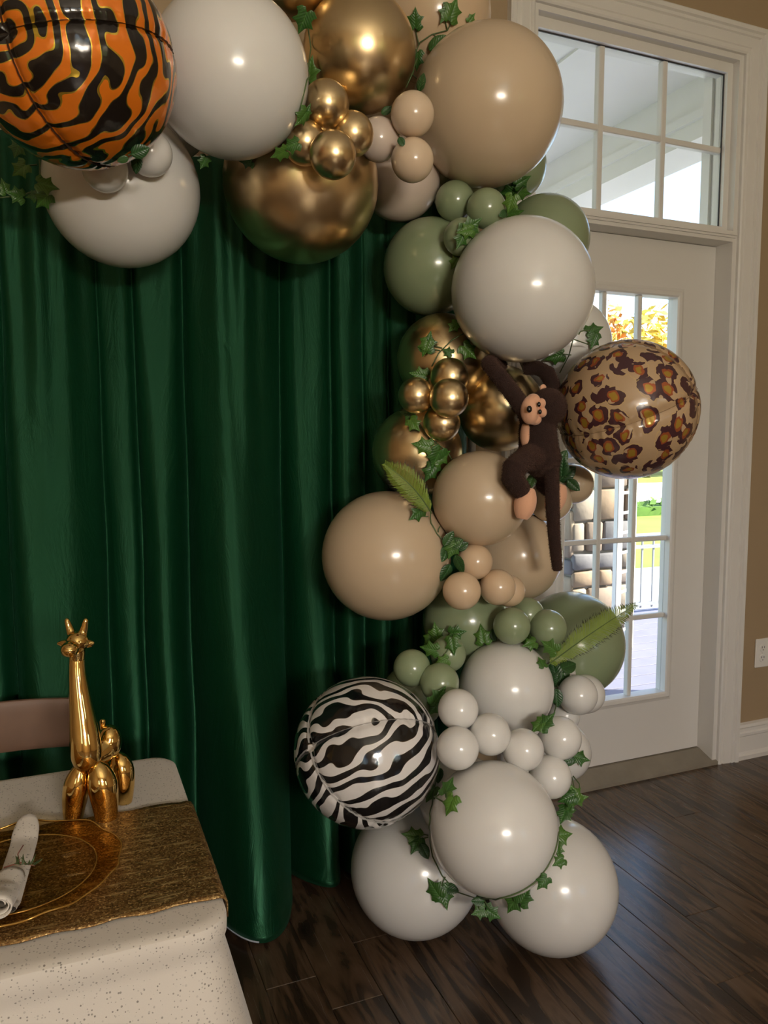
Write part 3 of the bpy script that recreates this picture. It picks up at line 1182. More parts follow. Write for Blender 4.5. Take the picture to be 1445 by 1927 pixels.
def leopard_mat():
    t = NT('leopard_foil')
    uv = t.n('TexCoord').outputs['UV']
    nz = t.n('TexNoise', Vector=uv, Scale=5.0, Detail=2.0)
    wv = t.n('VectorMath', {'operation': 'MULTIPLY_ADD'}, i0=nz.outputs['Color'], i1=(.12, .12, .0), i2=uv).outputs[0]
    vo = t.n('TexVoronoi', {'voronoi_dimensions': '2D'}, Vector=wv, Scale=3.3, Randomness=.6)
    d = vo.outputs['Distance']
    rnd = t.n('SeparateColor', Color=vo.outputs['Color'])
    sz = t.math('MULTIPLY_ADD', rnd.outputs[0], .14, .41)
    dn = t.math('DIVIDE', d, sz)
    n2 = t.n('TexNoise', Vector=uv, Scale=9.0, Detail=1.0).outputs[0]
    dn2 = t.math('ADD', dn, t.math('MULTIPLY_ADD', n2, .7, -.35))
    spot = t.math('LESS_THAN', dn2, 1.0)
    inner = t.math('LESS_THAN', dn2, .52)
    core = t.math('LESS_THAN', dn2, .32)
    n3 = t.n('TexNoise', Vector=uv, Scale=6.5, Detail=0.0).outputs[0]
    gap = t.math('GREATER_THAN', n3, .57)          # breaks in the rosettes
    ringk = t.math('GREATER_THAN', dn2, .50)
    open_ = t.math('MULTIPLY', gap, ringk)
    spot2 = t.math('MULTIPLY', spot, t.math('SUBTRACT', 1.0, open_))
    small = t.math('LESS_THAN', rnd.outputs[1], .22)   # some spots are solid
    inner = t.math('MULTIPLY', inner, t.math('SUBTRACT', 1.0, small))
    core = t.math('MULTIPLY', core, t.math('SUBTRACT', 1.0, small))
    edge = t.math('LESS_THAN', t.math('ABSOLUTE', t.math('SUBTRACT', dn2, 1.02)), .03)
    c = t.mix(spot2, (.50, .345, .205), (.062, .022, .028))
    c = t.mix(inner, c, (.44, .115, .04))
    c = t.mix(core, c, (.46, .29, .04))
    c = t.mix(t.math('MULTIPLY', edge, .6), c, (.62, .42, .16))
    tc = t.n('TexCoord').outputs['Object']
    bn = t.n('TexNoise', Vector=tc, Scale=5.0, Detail=2.0).outputs[0]
    return t.pbr(c, .26, t.math('MULTIPLY', inner, .4), t.bump(bn, .12, .02), **{'Coat Weight': .4, 'Coat Roughness': .08})


M['leopard'] = leopard_mat()
M['seam_dark'] = simple('seam_dark', (.05, .03, .02), .3, .3)
M['seam_white'] = simple('seam_white', (.55, .53, .5), .25, .3)
M['seam_tan'] = simple('seam_tan', (.42, .29, .17), .25, .3)


def hit_on(c, R, px, py):
    r = ray(px, py).normalized()
    oc_ = CAM - c
    b_ = r.dot(oc_)
    disc = b_ * b_ - (oc_.dot(oc_) - R * R)
    if disc <= 0:
        return (CAM + r * (-b_) - c).normalized()
    return (CAM + r * (-b_ - math.sqrt(disc)) - c).normalized()


def foil(px, py, b, w, mat, seam, pole, seam_px, label):
    c, R = sphere_from_px(px, py, b, w)
    SPH.append((c, R))
    zax = hit_on(c, R, *pole)
    sx = hit_on(c, R, *seam_px)
    xax = (sx - zax * sx.dot(zax)).normalized()
    yax = zax.cross(xax)
    o = bpy.data.objects.new('foil_balloon', foil_mesh('foil_body', M[mat]))
    col.objects.link(o)
    rot = Matrix((xax, yax, zax)).transposed()
    o.matrix_world = Matrix.Translation(c) @ rot.to_4x4() @ Matrix.Scale(R, 4)
    s = bpy.data.objects.new('seam', foil_seam_mesh(M[seam]))
    col.objects.link(s)
    s.parent = o
    n_ = MB().add([(-.03, -.004, -.95), (.03, -.004, -.95), (.05, -.004, -1.13), (-.05, -.004, -1.13), (-.03, .004, -.95), (.03, .004, -.95), (.05, .004, -1.13), (-.05, .004, -1.13)],
                  [(0, 1, 2, 3), (7, 6, 5, 4), (0, 4, 5, 1), (1, 5, 6, 2), (2, 6, 7, 3), (3, 7, 4, 0)]).mesh('filling_tab')
    n_.materials.append(M[seam])
    k = bpy.data.objects.new('filling_tab', n_)
    col.objects.link(k)
    k.parent = o
    tag(o, label, 'balloon')
    return o


foil(131, 104, 188, .77, 'tiger', 'seam_dark', (3, 57), (330, 97), 'orange and black tiger striped foil balloon')
foil(690, 1417, 138, .62, 'zebra', 'seam_white', (579, 1406), (740, 1352), 'black and white zebra striped foil balloon above the floor')
foil(1182, 770, 131, .62, 'leopard', 'seam_tan', (1311, 738), (1180, 800), 'tan leopard spotted foil balloon in front of the door')


# ------------------------------------------------------------------ ivy, rose leaves and fern fronds
def cast(px, py, back=.55):
    """nearest balloon along the view ray, else the plane of the garland"""
    r = ray(px, py).normalized()
    best, nrm = None, None
    for c, R in SPH:
        oc_ = CAM - c
        b_ = r.dot(oc_)
        disc = b_ * b_ - (oc_.dot(oc_) - R * R)
        if disc > 0:
            t = -b_ - math.sqrt(disc)
            if best is None or t < best:
                best = t
                nrm = (CAM + r * t - c).normalized()
    if best is None:
        p = Pw(px, py, back)
        return p, (CAM - p).normalized(), False
    return CAM + r * best, nrm, True


def leaf_mat(name, c1, c2):
    t = NT(name)
    uv = t.n('TexCoord').outputs['UV']
    sep = t.n('SeparateXYZ', Vector=uv)
    rnd = t.n('ObjectInfo').outputs['Random']
    nz = t.n('TexNoise', Vector=uv, Scale=5.0, Detail=3.0).outputs[0]
    mid = t.math('LESS_THAN', t.math('ABSOLUTE', sep.outputs['X']), .018)
    d = t.math('ABSOLUTE', sep.outputs['X'])
    ve = t.math('SINE', t.math('MULTIPLY', t.math('SUBTRACT', sep.outputs['Y'], t.math('MULTIPLY', d, .9)), 42.0))
    vein = t.math('GREATER_THAN', ve, .93)
    c = t.mix(nz, c1, c2)
    c = t.mix(t.math('MULTIPLY', t.math('POWER', rnd, 2.0), .7), c, (c2[0] * 2.6, c2[1] * 1.7, c2[2] * 1.2))
    c = t.mix(t.math('MULTIPLY', t.math('MAXIMUM', mid, vein), .35), c, tuple(min(1, x * 2.6) for x in c2))
    return t.pbr(c, .38, 0.0, t.bump(t.math('ADD', nz, ve), .15, .004), **{'Subsurface Weight': .05})


M['ivy'] = leaf_mat('ivy_leaf', (.018, .064, .010), (.042, .13, .022))
M['rose'] = leaf_mat('rose_leaf', (.012, .045, .012), (.025, .085, .022))
M['stem'] = simple('vine_stem', (.075, .12, .04), .5)

IVY = [(0, 0), (.13, -.17), (.30, -.16), (.50, .02), (.36, .16), (.34, .30), (.52, .52), (.30, .56), (.17, .66), (0, 1.0)]
ROSE = [(0, 0), (.16, .05), (.30, .20), (.36, .42), (.31, .64), (.17, .86), (0, 1.0)]


def leaf_mesh(outline, mat, curl, name):
    mb = MB()
    mb.uv = []
    for side in (1, -1):
        n0 = len(mb.v)
        spine = [(0, y) for (_, y) in outline]
        for (x_, y_) in outline:
            yy = min(max(y_, 0), 1)
            mb.v.append(Vector((0, yy, -.10 * curl * (yy - .4) ** 2)))
            mb.uv.append((0, yy))
            mb.v.append(Vector((side * x_ * .5, (y_ + yy) / 2, .07 * x_ * curl - .10 * curl * (yy - .4) ** 2 + .02)))
            mb.uv.append((side * x_ * .5, yy))
            mb.v.append(Vector((side * x_, y_, .02 * x_ * curl - .22 * curl * x_ * x_ - .10 * curl * (yy - .4) ** 2)))
            mb.uv.append((side * x_, y_))
        for i in range(len(outline) - 1):
            for j in (0, 1):
                a = n0 + i * 3 + j
                q = (a, a + 1, a + 4, a + 3)
                mb.f.append(q if side > 0 else q[::-1])
    me = mb.mesh(name, smooth=True)
    me.materials.append(mat)
    return me


LEAF = {'i': [leaf_mesh(IVY, M['ivy'], c, 'ivy_leaf') for c in (.6, 1.2, 2.0)],
        'o': [leaf_mesh(ROSE, M['rose'], c, 'rose_leaf') for c in (.6, 1.2)]}
lr = random.Random(21)


def pushed_out(p, gap):
    for _ in range(4):
        deep, mv = 0.0, None
        for c, R_ in SPH:
            d = p - c
            q = R_ + gap - d.length
            if q > deep:
                deep, mv = q, d.normalized() * q
        if mv is None:
            break
        p = p + mv
    return p


def spray(name, label, stem_px, leaves, lift=.014, back=.55, srad=.0016):
    """a sprig: stems are pixel polylines laid over the balloons, leaves are (x, y, length px, angle deg, kind)
    angle: direction of the tip in the picture, 0 = right, 90 = up"""
    allp = []
    stems = []
    for line in stem_px:
        pts = []
        for (a, b), (c, d) in zip(line[:-1], line[1:]):
            n = max(2, int(math.hypot(c - a, d - b) / 8))
            for k in range(n):
                pts.append((a + (c - a) * k / n, b + (d - b) * k / n))
        pts.append(line[-1])
        raw = []
        for q in pts:
            p, nr, ok = cast(*q, back)
            raw.append((p - CAM).length)
        # keep the stem smooth: near the camera side of everything it passes
        dd = []
        for i in range(len(raw)):
            lo = raw[max(0, i - 3):i + 4]
            dd.append(sum(lo) / len(lo))
        dd = [min(a, b) for a, b in zip(dd, raw)]
        d3 = [sum(dd[max(0, i - 2):i + 3]) / len(dd[max(0, i - 2):i + 3]) for i in range(len(dd))]
        stems.append([pushed_out(CAM + ray(*q).normalized() * (d - .004), srad) for q, d in zip(pts, d3)])
    first = cast(leaves[0][0], leaves[0][1], back)[0]
    e = tag(empty(name, first), label, 'ivy' if name == 'ivy_vine' else 'leaves')
    for s in stems:
        if len(s) > 1:
            MB().tube(s, srad, 6).build('stem', M['stem'], e, True)
    for (lx, ly, ln, ang, kd) in leaves:
        p, nr, ok = cast(lx, ly, back)
        view = (CAM - p).normalized()
        n_ = (nr * .35 + view * .65).normalized() if ok else view
        n_ = (n_ + Vector((lr.uniform(-.35, .35), lr.uniform(-.2, .2), lr.uniform(-.3, .3)))).normalized()
        p = p + view * lift
        a = math.radians(ang)
        tip = RT * math.cos(a) + UP * math.sin(a)
        yax = (tip - n_ * tip.dot(n_)).normalized()
        xax = yax.cross(n_)
        L = .93 * ln * depth_of(p) / FPX
        base = p - yax * L * .45
        lm_ = lr.choice(LEAF[kd])
        o = bpy.data.objects.new('leaf', lm_)
        col.objects.link(o)
        o.parent = e
        rot = Matrix((xax, yax, n_)).transposed()
        rs = rot.to_4x4() @ Matrix.Diagonal((L * lr.uniform(.85, 1.05), L, L, 1))
        lv = [rs @ v.co for v in lm_.vertices]
        for _ in range(14):
            deep, mv = .0015, None
            for v in lv:
                for c, R_ in SPH:
                    d = v + base - c
                    q = R_ - d.length
                    if q > deep:
                        deep, mv = q, d.normalized() * q
            if mv is None:
                break
            base = base + mv
        o.matrix_local = Matrix.Translation(base - e.location) @ rs
    return e


I, O = 'i', 'o'
spray('ivy_vine', 'ivy trailing over the curtain beside the large white balloon under the tiger foil',
      [[(0, 372), (40, 368), (70, 358), (76, 330), (74, 300)], [(70, 345), (92, 352)], [(70, 345), (86, 366)], [(70, 310), (45, 312)]],
      [(36, 320, 36, 220, I), (98, 350, 40, -10, I), (90, 376, 40, 220, I), (62, 369, 30, 190, I), (8, 350, 30, 120, I), (28, 366, 34, 170, I), (32, 282, 34, 250, I)], back=.42)
spray('rose_leaf_pair', 'two dark rose leaves on the small white balloons under the tiger foil', [[(240, 290), (258, 288)]],
      [(259, 280, 40, 20, O), (257, 306, 40, 260, O), (232, 300, 24, 200, O)])
spray('ivy_vine', 'ivy leaves tucked beside the very large white balloon and the upper gold ones',
      [[(575, 20), (585, 90), (575, 160), (562, 215)]],
      [(570, 42, 44, 250, I), (588, 128, 46, 70, I), (584, 150, 30, 240, I), (561, 220, 38, 230, I), (570, 205, 30, 80, I), (540, 268, 36, 200, I), (518, 280, 34, 200, I), (462, 303, 30, 180, I), (384, 303, 26, 250, I)])
spray('ivy_vine', 'ivy sprig curling over the peach balloon at the top',
      [[(780, 105), (790, 80), (812, 65), (842, 57), (848, 45), (846, 30)], [(842, 57), (838, 40)], [(788, 84), (780, 48)], [(815, 64), (824, 72), (822, 80)], [(776, 140), (790, 154)], [(764, 165), (785, 110)]],
      [(781, 34, 36, 85, I), (853, 17, 42, 80, I), (838, 28, 34, 240, I), (888, 33, 20, 60, I), (822, 82, 44, 35, O), (786, 113, 34, 255, I), (792, 156, 34, 60, O), (727, 208, 26, 30, O), (755, 266, 22, 300, O)])
spray('ivy_vine', 'ivy cluster between the biggest tan balloon and the sage ones by the transom',
      [[(950, 400), (965, 375), (985, 350)], [(885, 445), (900, 425)]],
      [(985, 340, 36, 30, I), (985, 363, 34, -10, I), (955, 362, 34, 200, I), (960, 385, 36, 250, I), (972, 402, 34, 10, I), (948, 402, 24, 200, O), (893, 430, 44, 40, I), (880, 440, 36, 190, I), (876, 460, 36, 250, I), (858, 492, 26, 240, I)])
spray('ivy_vine', 'ivy sprig over the gold balloon beside the small gold cluster',
      [[(812, 690), (825, 665), (850, 640), (872, 628)], [(815, 650), (832, 655)], [(806, 655), (828, 660)]],
      [(806, 642, 40, 75, I), (800, 656, 34, 250, I), (886, 660, 38, -40, I), (842, 669, 22, 150, I), (858, 613, 28, 230, I), (789, 704, 36, 170, I)])
spray('ivy_vine', 'ivy vine falling past the yellow green fern onto the large tan balloon',
      [[(780, 785), (800, 815), (822, 834), (842, 850), (850, 865)], [(822, 834), (806, 842)], [(824, 834), (818, 858)], [(810, 965), (810, 985), (822, 1005), (838, 1020)], [(822, 1003), (828, 990)], [(806, 972), (794, 971)]],
      [(768, 781, 34, 170, I), (780, 800, 32, -50, I), (793, 838, 40, 170, I), (820, 864, 46, 250, I), (836, 862, 40, 30, I), (812, 892, 40, 240, I), (790, 950, 34, 200, I), (782, 970, 38, 210, I),
       (846, 1012, 36, 60, O), (858, 1018, 34, 20, O), (838, 1040, 38, 240, O), (850, 1036, 38, 250, I), (863, 1062, 40, -60, O), (837, 1076, 40, 240, O), (870, 1026, 28, 30, O)])
spray('ivy_vine', 'ivy sprig on the white balloon above the leopard foil balloon',
      [[(1053, 702), (1070, 670), (1078, 640)], [(1075, 668), (1050, 665)], [(1078, 638), (1112, 650)], [(1080, 622), (1110, 622)]],
      [(1120, 620, 36, 20, I), (1116, 643, 34, 250, I), (1042, 672, 38, 200, I)])
spray('rose_leaf_cluster', 'dark rose leaves on the small tan balloons beside the toy monkey tail',
      [[(1050, 880), (1070, 905)], [(1000, 890), (1004, 910)]],
      [(1058, 880, 44, 80, O), (1066, 893, 44, 40, O), (1078, 912, 34, -40, O), (1056, 905, 34, 230, O), (1000, 905, 34, 250, O), (1058, 862, 34, 60, O)], .03)
spray('ivy_vine', 'ivy sprig over the small sage balloons above the zebra foil balloon',
      [[(828, 1245), (838, 1230), (850, 1210)], [(828, 1245), (810, 1230)], [(855, 1205), (860, 1192)], [(912, 1208), (924, 1203)]],
      [(822, 1188, 38, 100, I), (814, 1200, 34, 230, I), (862, 1190, 34, 10, I), (852, 1216, 36, 280, I), (805, 1222, 36, 170, I), (830, 1246, 30, 200, I), (910, 1200, 38, 100, I), (930, 1197, 26, 280, O),
       (828, 1308, 42, 60, I), (815, 1330, 40, 230, I)])
spray('ivy_vine', 'bright ivy leaves at the foot of the fern frond', [[(1000, 1212), (1020, 1225), (1035, 1222)]],
      [(1000, 1208, 40, 90, I), (992, 1218, 32, 200, I), (1032, 1215, 36, 150, I), (1042, 1226, 30, 300, I), (1018, 1246, 24, 100, I)])
spray('rose_leaf_cluster', 'dark rose leaves on the small white balloons under the fern frond',
      [[(1050, 1262), (1048, 1300), (1046, 1330), (1040, 1350)]],
      [(1044, 1262, 42, 110, O), (1068, 1254, 42, 30, O), (1063, 1276, 38, 240, O), (1050, 1278, 34, 250, O), (1048, 1312, 38, 275, O), (1030, 1356, 42, 50, I), (1016, 1372, 34, 230, I)], .02)
spray('ivy_vine', 'ivy sprig hanging beside the door bottom from the small white garland',
      [[(1076, 1462), (1080, 1480), (1082, 1500)], [(1078, 1460), (1090, 1475), (1091, 1500)], [(1072, 1435), (1088, 1428)], [(1065, 1540), (1075, 1510)]],
      [(1094, 1427, 36, -15, I), (1070, 1432, 30, 200, O), (1080, 1492, 38, 110, I), (1090, 1502, 36, 10, I), (1066, 1503, 36, 200, I), (1072, 1520, 30, 60, I), (1060, 1535, 36, 250, I)], back=.70)
spray('ivy_vine', 'long ivy vine ringing the large front white balloon',
      [[(826, 1440), (816, 1490), (810, 1540), (808, 1580), (814, 1612), (832, 1648), (858, 1678), (900, 1692), (940, 1690), (975, 1680), (1005, 1662), (1030, 1632), (1045, 1600), (1052, 1565)],
       [(816, 1500), (840, 1490)], [(818, 1500), (840, 1512)], [(806, 1572), (785, 1568)], [(806, 1575), (790, 1580)], [(838, 1650), (830, 1668)], [(900, 1692), (902, 1712)], [(910, 1692), (922, 1712)]],
      [(847, 1481, 38, 80, I), (847, 1517, 42, 250, I), (812, 1496, 36, 240, I), (826, 1458, 32, 280, O), (774, 1574, 40, 170, I), (782, 1592, 36, 240, I), (798, 1600, 34, 290, O), (816, 1670, 40, 130, I), (836, 1690, 44, 280, I),
       (848, 1672, 30, -20, O), (900, 1696, 28, 180, O), (900, 1716, 30, 200, I), (928, 1720, 34, -30, I), (966, 1700, 42, 240, I), (988, 1684, 40, 60, I), (1014, 1655, 32, 230, I), (1041, 1618, 28, 210, I), (1050, 1601, 28, 280, I), (1058, 1574, 40, 10, I)],
      .010, .80)

M['fern'] = simple('fern_leaflet', (.19, .27, .035), .45, var=.35, scale=40)
M['fern_dark'] = simple('fern_tip', (.012, .012, .006), .5)


def fern(label, a_px, b_px, wa, wb, half, bend):
    a, b = Pw(*a_px, wa), Pw(*b_px, wb)
    ax = (b - a)
    L = ax.length
    ax.normalize()
    view = (CAM - (a + b) / 2).normalized()
    side = ax.cross(view).normalized()
    nrm = side.cross(ax).normalized()
    e = tag(empty('fern_frond', a), label, 'fern')
    n = int(L / .0030)
    spine = [a + ax * (L * i / n) + side * (bend * math.sin(math.pi * i / n)) + nrm * (.012 * math.sin(math.pi * i / n)) for i in range(n + 1)]
    MB().tube(spine, [.0018 * (1 - .7 * i / n) for i in range(n + 1)], 6).build('stem', M['stem'], e, True)
    lm, tm = MB(), MB()
    for i in range(3, n):
        t = i / n
        hw = half * min(1, .35 + 2.2 * t) * (1 - smooth((t - .55) / .5) * .8)
        for sg in (1, -1):
            for h_ in (0,):
                p = spine[i] + ax * (h_ * L / n)
                d = (side * sg + ax * .75 + nrm * random.uniform(-.05, .2)).normalized()
                ln = hw * random.uniform(.85, 1.08)
                q0, q1, q2 = p, p + d * ln * .5 + nrm * .003, p + d * ln * .78 - nrm * .001
                q3 = p + d * ln - nrm * .004
                wd = ax * .0011
                lm.add([q0 - wd, q0 + wd, q1 + wd, q1 - wd, q2 + wd * .9, q2 - wd * .9], [(0, 1, 2, 3), (3, 2, 4, 5)])
                tm.add([q2 - wd * .9, q2 + wd * .9, q3], [(0, 1, 2)])
    x_ = lm.build('leaflets', M['fern'], e)
    x_['kind'] = 'stuff'
    x_ = tm.build('leaflet_tips', M['fern_dark'], e)
    x_['kind'] = 'stuff'
    x_['label'] = 'dark leaflet tips'


fern('yellow green fern frond lying between the gold balloon and the large tan one', (812, 966), (722, 872), .56, .55, .050, .010)
fern('green fern frond reaching over the large sage balloon towards the door', (1030, 1252), (1196, 1138), .60, .56, .052, -.004)

# ------------------------------------------------------------------ toy monkey
M['plush'] = simple('dark_brown_plush', (.022, .0075, .005), .9, var=.4, scale=40, bump=.9, bscale=420, **{'Sheen Weight': .25, 'Sheen Roughness': .5, 'Sheen Tint': (.5, .25, .16, 1)})
M['skin'] = simple('peach_plush', (.74, .40, .25), .8, var=.06, bump=.2, bscale=300, **{'Sheen Weight': .3})
M['blackbead'] = simple('black_bead', (.006, .006, .006), .2)
mk = tag(empty('toy_monkey', Pw(1020, 870, .60)), 'dark brown plush toy monkey with peach face hanging by its long arms', 'toy')


def K(px, py, w):
    return Pw(px, py, w)


S1 = depth_of(K(1010, 800, .62)) / FPX      # metres per picture pixel at the toy
mb = MB()
mb.tube([K(1012, 772, .60), K(1012, 790, .61), K(1012, 815, .62), K(1013, 840, .62), K(1016, 862, .615), K(1020, 880, .60)],
        [v * S1 for v in (24, 33, 36, 37, 39, 28)], 16)
mb.ell(K(1017, 862, .61), (41 * S1, 34 * S1, 30 * S1))
mb.tube([K(1000, 792, .62), K(984, 768, .645), K(963, 738, .65), K(938, 706, .63), K(920, 684, .60), K(926, 682, .55), K(944, 688, .48)], [v * S1 for v in (19, 16.5, 16, 15.5, 15, 14, 12)], 12)
mb.tube([K(1020, 790, .57), K(1034, 757, .53), K(1039, 724, .52), K(1030, 702, .51), K(1010, 692, .49), K(985, 694, .47)], [v * S1 for v in (19, 17, 16.5, 16, 15, 13)], 12)
mb.tube([K(1005, 858, .63), K(985, 866, .668), K(966, 882, .685), K(964, 898, .688), K(974, 914, .688), K(984, 928, .682)], [v * S1 for v in (28, 22, 21, 20.5, 19, 17)], 12)
mb.tube([K(1022, 872, .60), K(1020, 895, .575), K(1026, 915, .565), K(1036, 925, .57)], [v * S1 for v in (23, 20, 17, 15)], 12)
mb.tube([K(1038, 866, .60), K(1038, 890, .64), K(1039, 920, .66), K(1040, 960, .665), K(1042, 1000, .66), K(1046, 1045, .655), K(1049, 1073, .65)], [v * S1 for v in (15, 14, 13.5, 13, 12, 11, 9.5)], 10)
mb.ell(K(1031, 766, .635), (36 * S1, 34 * S1, 36 * S1))
mb.tube([K(1020, 785, .61), K(1030, 770, .63)], 22 * S1, 12)
body = remeshed(mb, 'plush_body', M['plush'], .0032, mk, 5)
# muzzle, eye patch, nose, eyes, ear, belly strip and feet
face = MB()
face.ell(K(997, 772, .672), (17 * S1, 18 * S1, 26 * S1))
face.ell(K(1003, 753, .672), (12 * S1, 15 * S1, 12 * S1))
face.ell(K(1006, 789, .668), (12 * S1, 14 * S1, 11 * S1))
remeshed(face, 'muzzle', M['skin'], .002, mk, 5)
ep = MB()
for (ex, ey) in ((1018, 759), (1020, 776)):
    ep.ell(K(ex, ey, .684), (8.5 * S1, 9 * S1, 9.5 * S1))
remeshed(ep, 'eye_patch', M['skin'], .0015, mk, 3)
for (ex, ey) in ((1014, 761), (1016, 775)):
    MB().ell(K(ex, ey, .702), (3.4 * S1, 3 * S1, 4.6 * S1)).build('eye', M['blackbead'], mk, True)
MB().ell(K(996, 770, .700), (5.2 * S1, 4 * S1, 6.2 * S1)).build('nose', M['blackbead'], mk, True)
MB().ell(K(1022, 731, .63), (7 * S1, 4 * S1, 8 * S1)).build('ear', M['skin'], mk, True)
MB().ell(K(989, 818, .628), (9 * S1, 12 * S1, 26 * S1)).build('belly', M['skin'], mk, True)
# short pile standing off the plush
rp = random.Random(5)
pile = MB()
borg = wloc(mk)
for pg in body.data.polygons:
    for _ in range(1):
        if rp.random() > .55:
            continue
        c_ = pg.center + borg
        n_ = (pg.normal + Vector((rp.uniform(-.7, .7), rp.uniform(-.7, .7), rp.uniform(-1.1, .3)))).normalized()
        t_ = n_.orthogonal().normalized() * .0007
        pile.add([c_ - t_, c_ + t_, c_ + n_ * .0045], [(0, 1, 2)])
pl_ = pile.build('pile', M['plush'], mk)
pl_['kind'] = 'stuff'


def foot(pa, pb, w, ra, rb):
    a_, b_ = K(*pa, w), K(*pb, w)
    q = MB()
    n = 8
    q.tube([a_ + (b_ - a_) * (i / n) for i in range(n + 1)], [S1 * (ra + (rb - ra) * (i / n)) * max(.25, math.sin(math.pi * (.12 + .80 * i / n)) ** .55) for i in range(n + 1)], 16)
    remeshed(q, 'foot', M['skin'], .002, mk, 6)


foot((994, 918), (982, 977), .686, 20, 21)
foot((1055, 912), (1036, 965), .60, 20, 21)

# ------------------------------------------------------------------ table, cloth, runner and place setting
TZ = .60
tr_ = Pz(325, 1418, TZ)
tf_ = Pz(440, 1735, TZ)
TX_R = (tr_.x + tf_.x) / 2
TY_B, TY_F = tr_.y + .004, tf_.y
TX_L = TX_R - 1.24
tb = tag(empty('folding_table', ((TX_L + TX_R) / 2, (TY_B + TY_F) / 2, 0)), 'low folding table hidden under the speckled white cloth', 'table')
tw = simple('table_plastic', (.6, .6, .58), .6)
MB().cbox(TX_L + .02, TX_R - .02, TY_F + .02, TY_B - .02, TZ - .045, TZ - .004, .01).build('tabletop', tw, tb)
for lx in (TX_L + .12, TX_R - .12):
    for ly in (TY_F + .08, TY_B - .08):
        MB().tube([(lx, ly, 0), (lx, ly, TZ - .04)], .014, 10).build('leg', wm, tb, True)


def cloth_mat():
    t = NT('speckled_cloth')
    tc = t.n('TexCoord').outputs['Object']
    v1 = t.n('TexVoronoi', Vector=tc, Scale=230.0)
    rn = t.n('SeparateColor', Color=v1.outputs['Color'])
    a = t.math('LESS_THAN', v1.outputs['Distance'], t.math('MULTIPLY_ADD', rn.outputs[1], .26, .12))
    b = t.math('GREATER_THAN', rn.outputs[0], .40)
    sp = t.math('MULTIPLY', t.math('MULTIPLY', a, b), t.math('MULTIPLY_ADD', rn.outputs[2], .6, .2))
    nz = t.n('TexNoise', Vector=tc, Scale=3.0, Detail=2.0).outputs[0]
    base = t.mix(nz, (.62, .57, .50), (.68, .63, .56))
    c = t.mix(sp, base, (.10, .085, .07))
    wv = t.n('TexNoise', Vector=tc, Scale=500.0, Detail=1.0).outputs[0]
    return t.pbr(c, .75, 0.0, t.bump(wv, .1, .001), **{'Sheen Weight': .2})


M['cloth'] = cloth_mat()


def rrect(x0, x1, y0, y1, r, n=10, off=0.0):
    pts = []
    for (cx_, cy_, a0) in ((x1 - r, y1 - r, 0), (x0 + r, y1 - r, 90), (x0 + r, y0 + r, 180), (x1 - r, y0 + r, 270)):
        for k in range(n + 1):
            a = math.radians(a0 + 90 * k / n)
            pts.append((cx_ + (r + off) * math.cos(a), cy_ + (r + off) * math.sin(a)))
    # subdivide the straight runs
    out = []
    for i, p in enumerate(pts):
        q = pts[(i + 1) % len(pts)]
        d = math.hypot(q[0] - p[0], q[1] - p[1])
        m_ = max(1, int(d / .03))
        for k in range(m_):
            out.append((p[0] + (q[0] - p[0]) * k / m_, p[1] + (q[1] - p[1]) * k / m_))
    return out


cb = MB()
CR = .055
rings = []
for off, z in ((-.05, TZ), (-.02, TZ), (-.008, TZ - .001), (-.002, TZ - .005), (0, TZ - .011), (.0005, TZ - .022), (0, TZ - .034), (-.004, TZ - .046), (-.003, TZ - .058), (.003, TZ - .08),
               (.016, TZ - .13), (.032, TZ - .20), (.060, TZ - .33), (.085, TZ - .45), (.10, TZ - .585)):
    rings.append((rrect(TX_L, TX_R, TY_F, TY_B, CR, 10, 0), off, z))
cxm, cym = (TX_L + TX_R) / 2, (TY_F + TY_B) / 2
nring = len(rings[0][0])
base_pts = rings[0][0]
for (pts, off, z) in rings:
    for i, (px_, py_) in enumerate(pts):
        a_, b_ = pts[i - 1], pts[(i + 1) % nring]
        tx_, ty_ = b_[0] - a_[0], b_[1] - a_[1]
        l_ = math.hypot(tx_, ty_)
        nx_, ny_ = ty_ / l_, -tx_ / l_
        drop = max(0, (TZ - z - .05) / .55)
        wob = drop * (.014 * math.sin(i * .42) + .008 * math.sin(i * .19 + 1))
        fl = (off + wob) * (1 - .97 * max(0, ny_)) if off > 0 else off
        cb.v.append(Vector((px_ + nx_ * fl, py_ + ny_ * fl, z)))
for j in range(len(rings) - 1):
    for i in range(nring):
        i2 = (i + 1) % nring
        cb.f.append((j * nring + i, j * nring + i2, (j + 1) * nring + i2, (j + 1) * nring + i))
cb.f.append(tuple(range(nring)))
tcl = cb.build('tablecloth', M['cloth'], None, 'auto')
tag(tcl, 'white speckled cloth fitted over the low table beside the curtain', 'tablecloth')


def sequin_mat():
    t = NT('gold_sequins')
    tc = t.n('TexCoord').outputs['Object']
    vo = t.n('TexVoronoi', Vector=tc, Scale=420.0)
    rn = t.n('SeparateColor', Color=vo.outputs['Color'])
    mp = t.n('Mapping', Vector=tc)
    mp.inputs['Scale'].default_value = (18, 120, 1)
    st_ = t.n('TexNoise', Vector=mp.outputs[0], Scale=1.0, Detail=3.0).outputs[0]
    line = t.ramp(st_, [(.56, (0, 0, 0)), (.70, (1, 1, 1))])
    base = t.ramp(rn.outputs[0], [(0, (.13, .065, .022)), (.5, (.30, .165, .055)), (.85, (.46, .28, .10)), (1, (.80, .58, .27))])
    base = t.mix(t.math('MULTIPLY', line, .7), base, (.90, .66, .32))  # sparkle lines and bright flecks are painted into the base colour
    rough = t.math('MULTIPLY_ADD', rn.outputs[1], .35, .28)
    h = t.math('ADD', rn.outputs[2], t.math('MULTIPLY', st_, .8))
    return t.pbr(base, rough, .75, t.bump(h, .7, .0025))


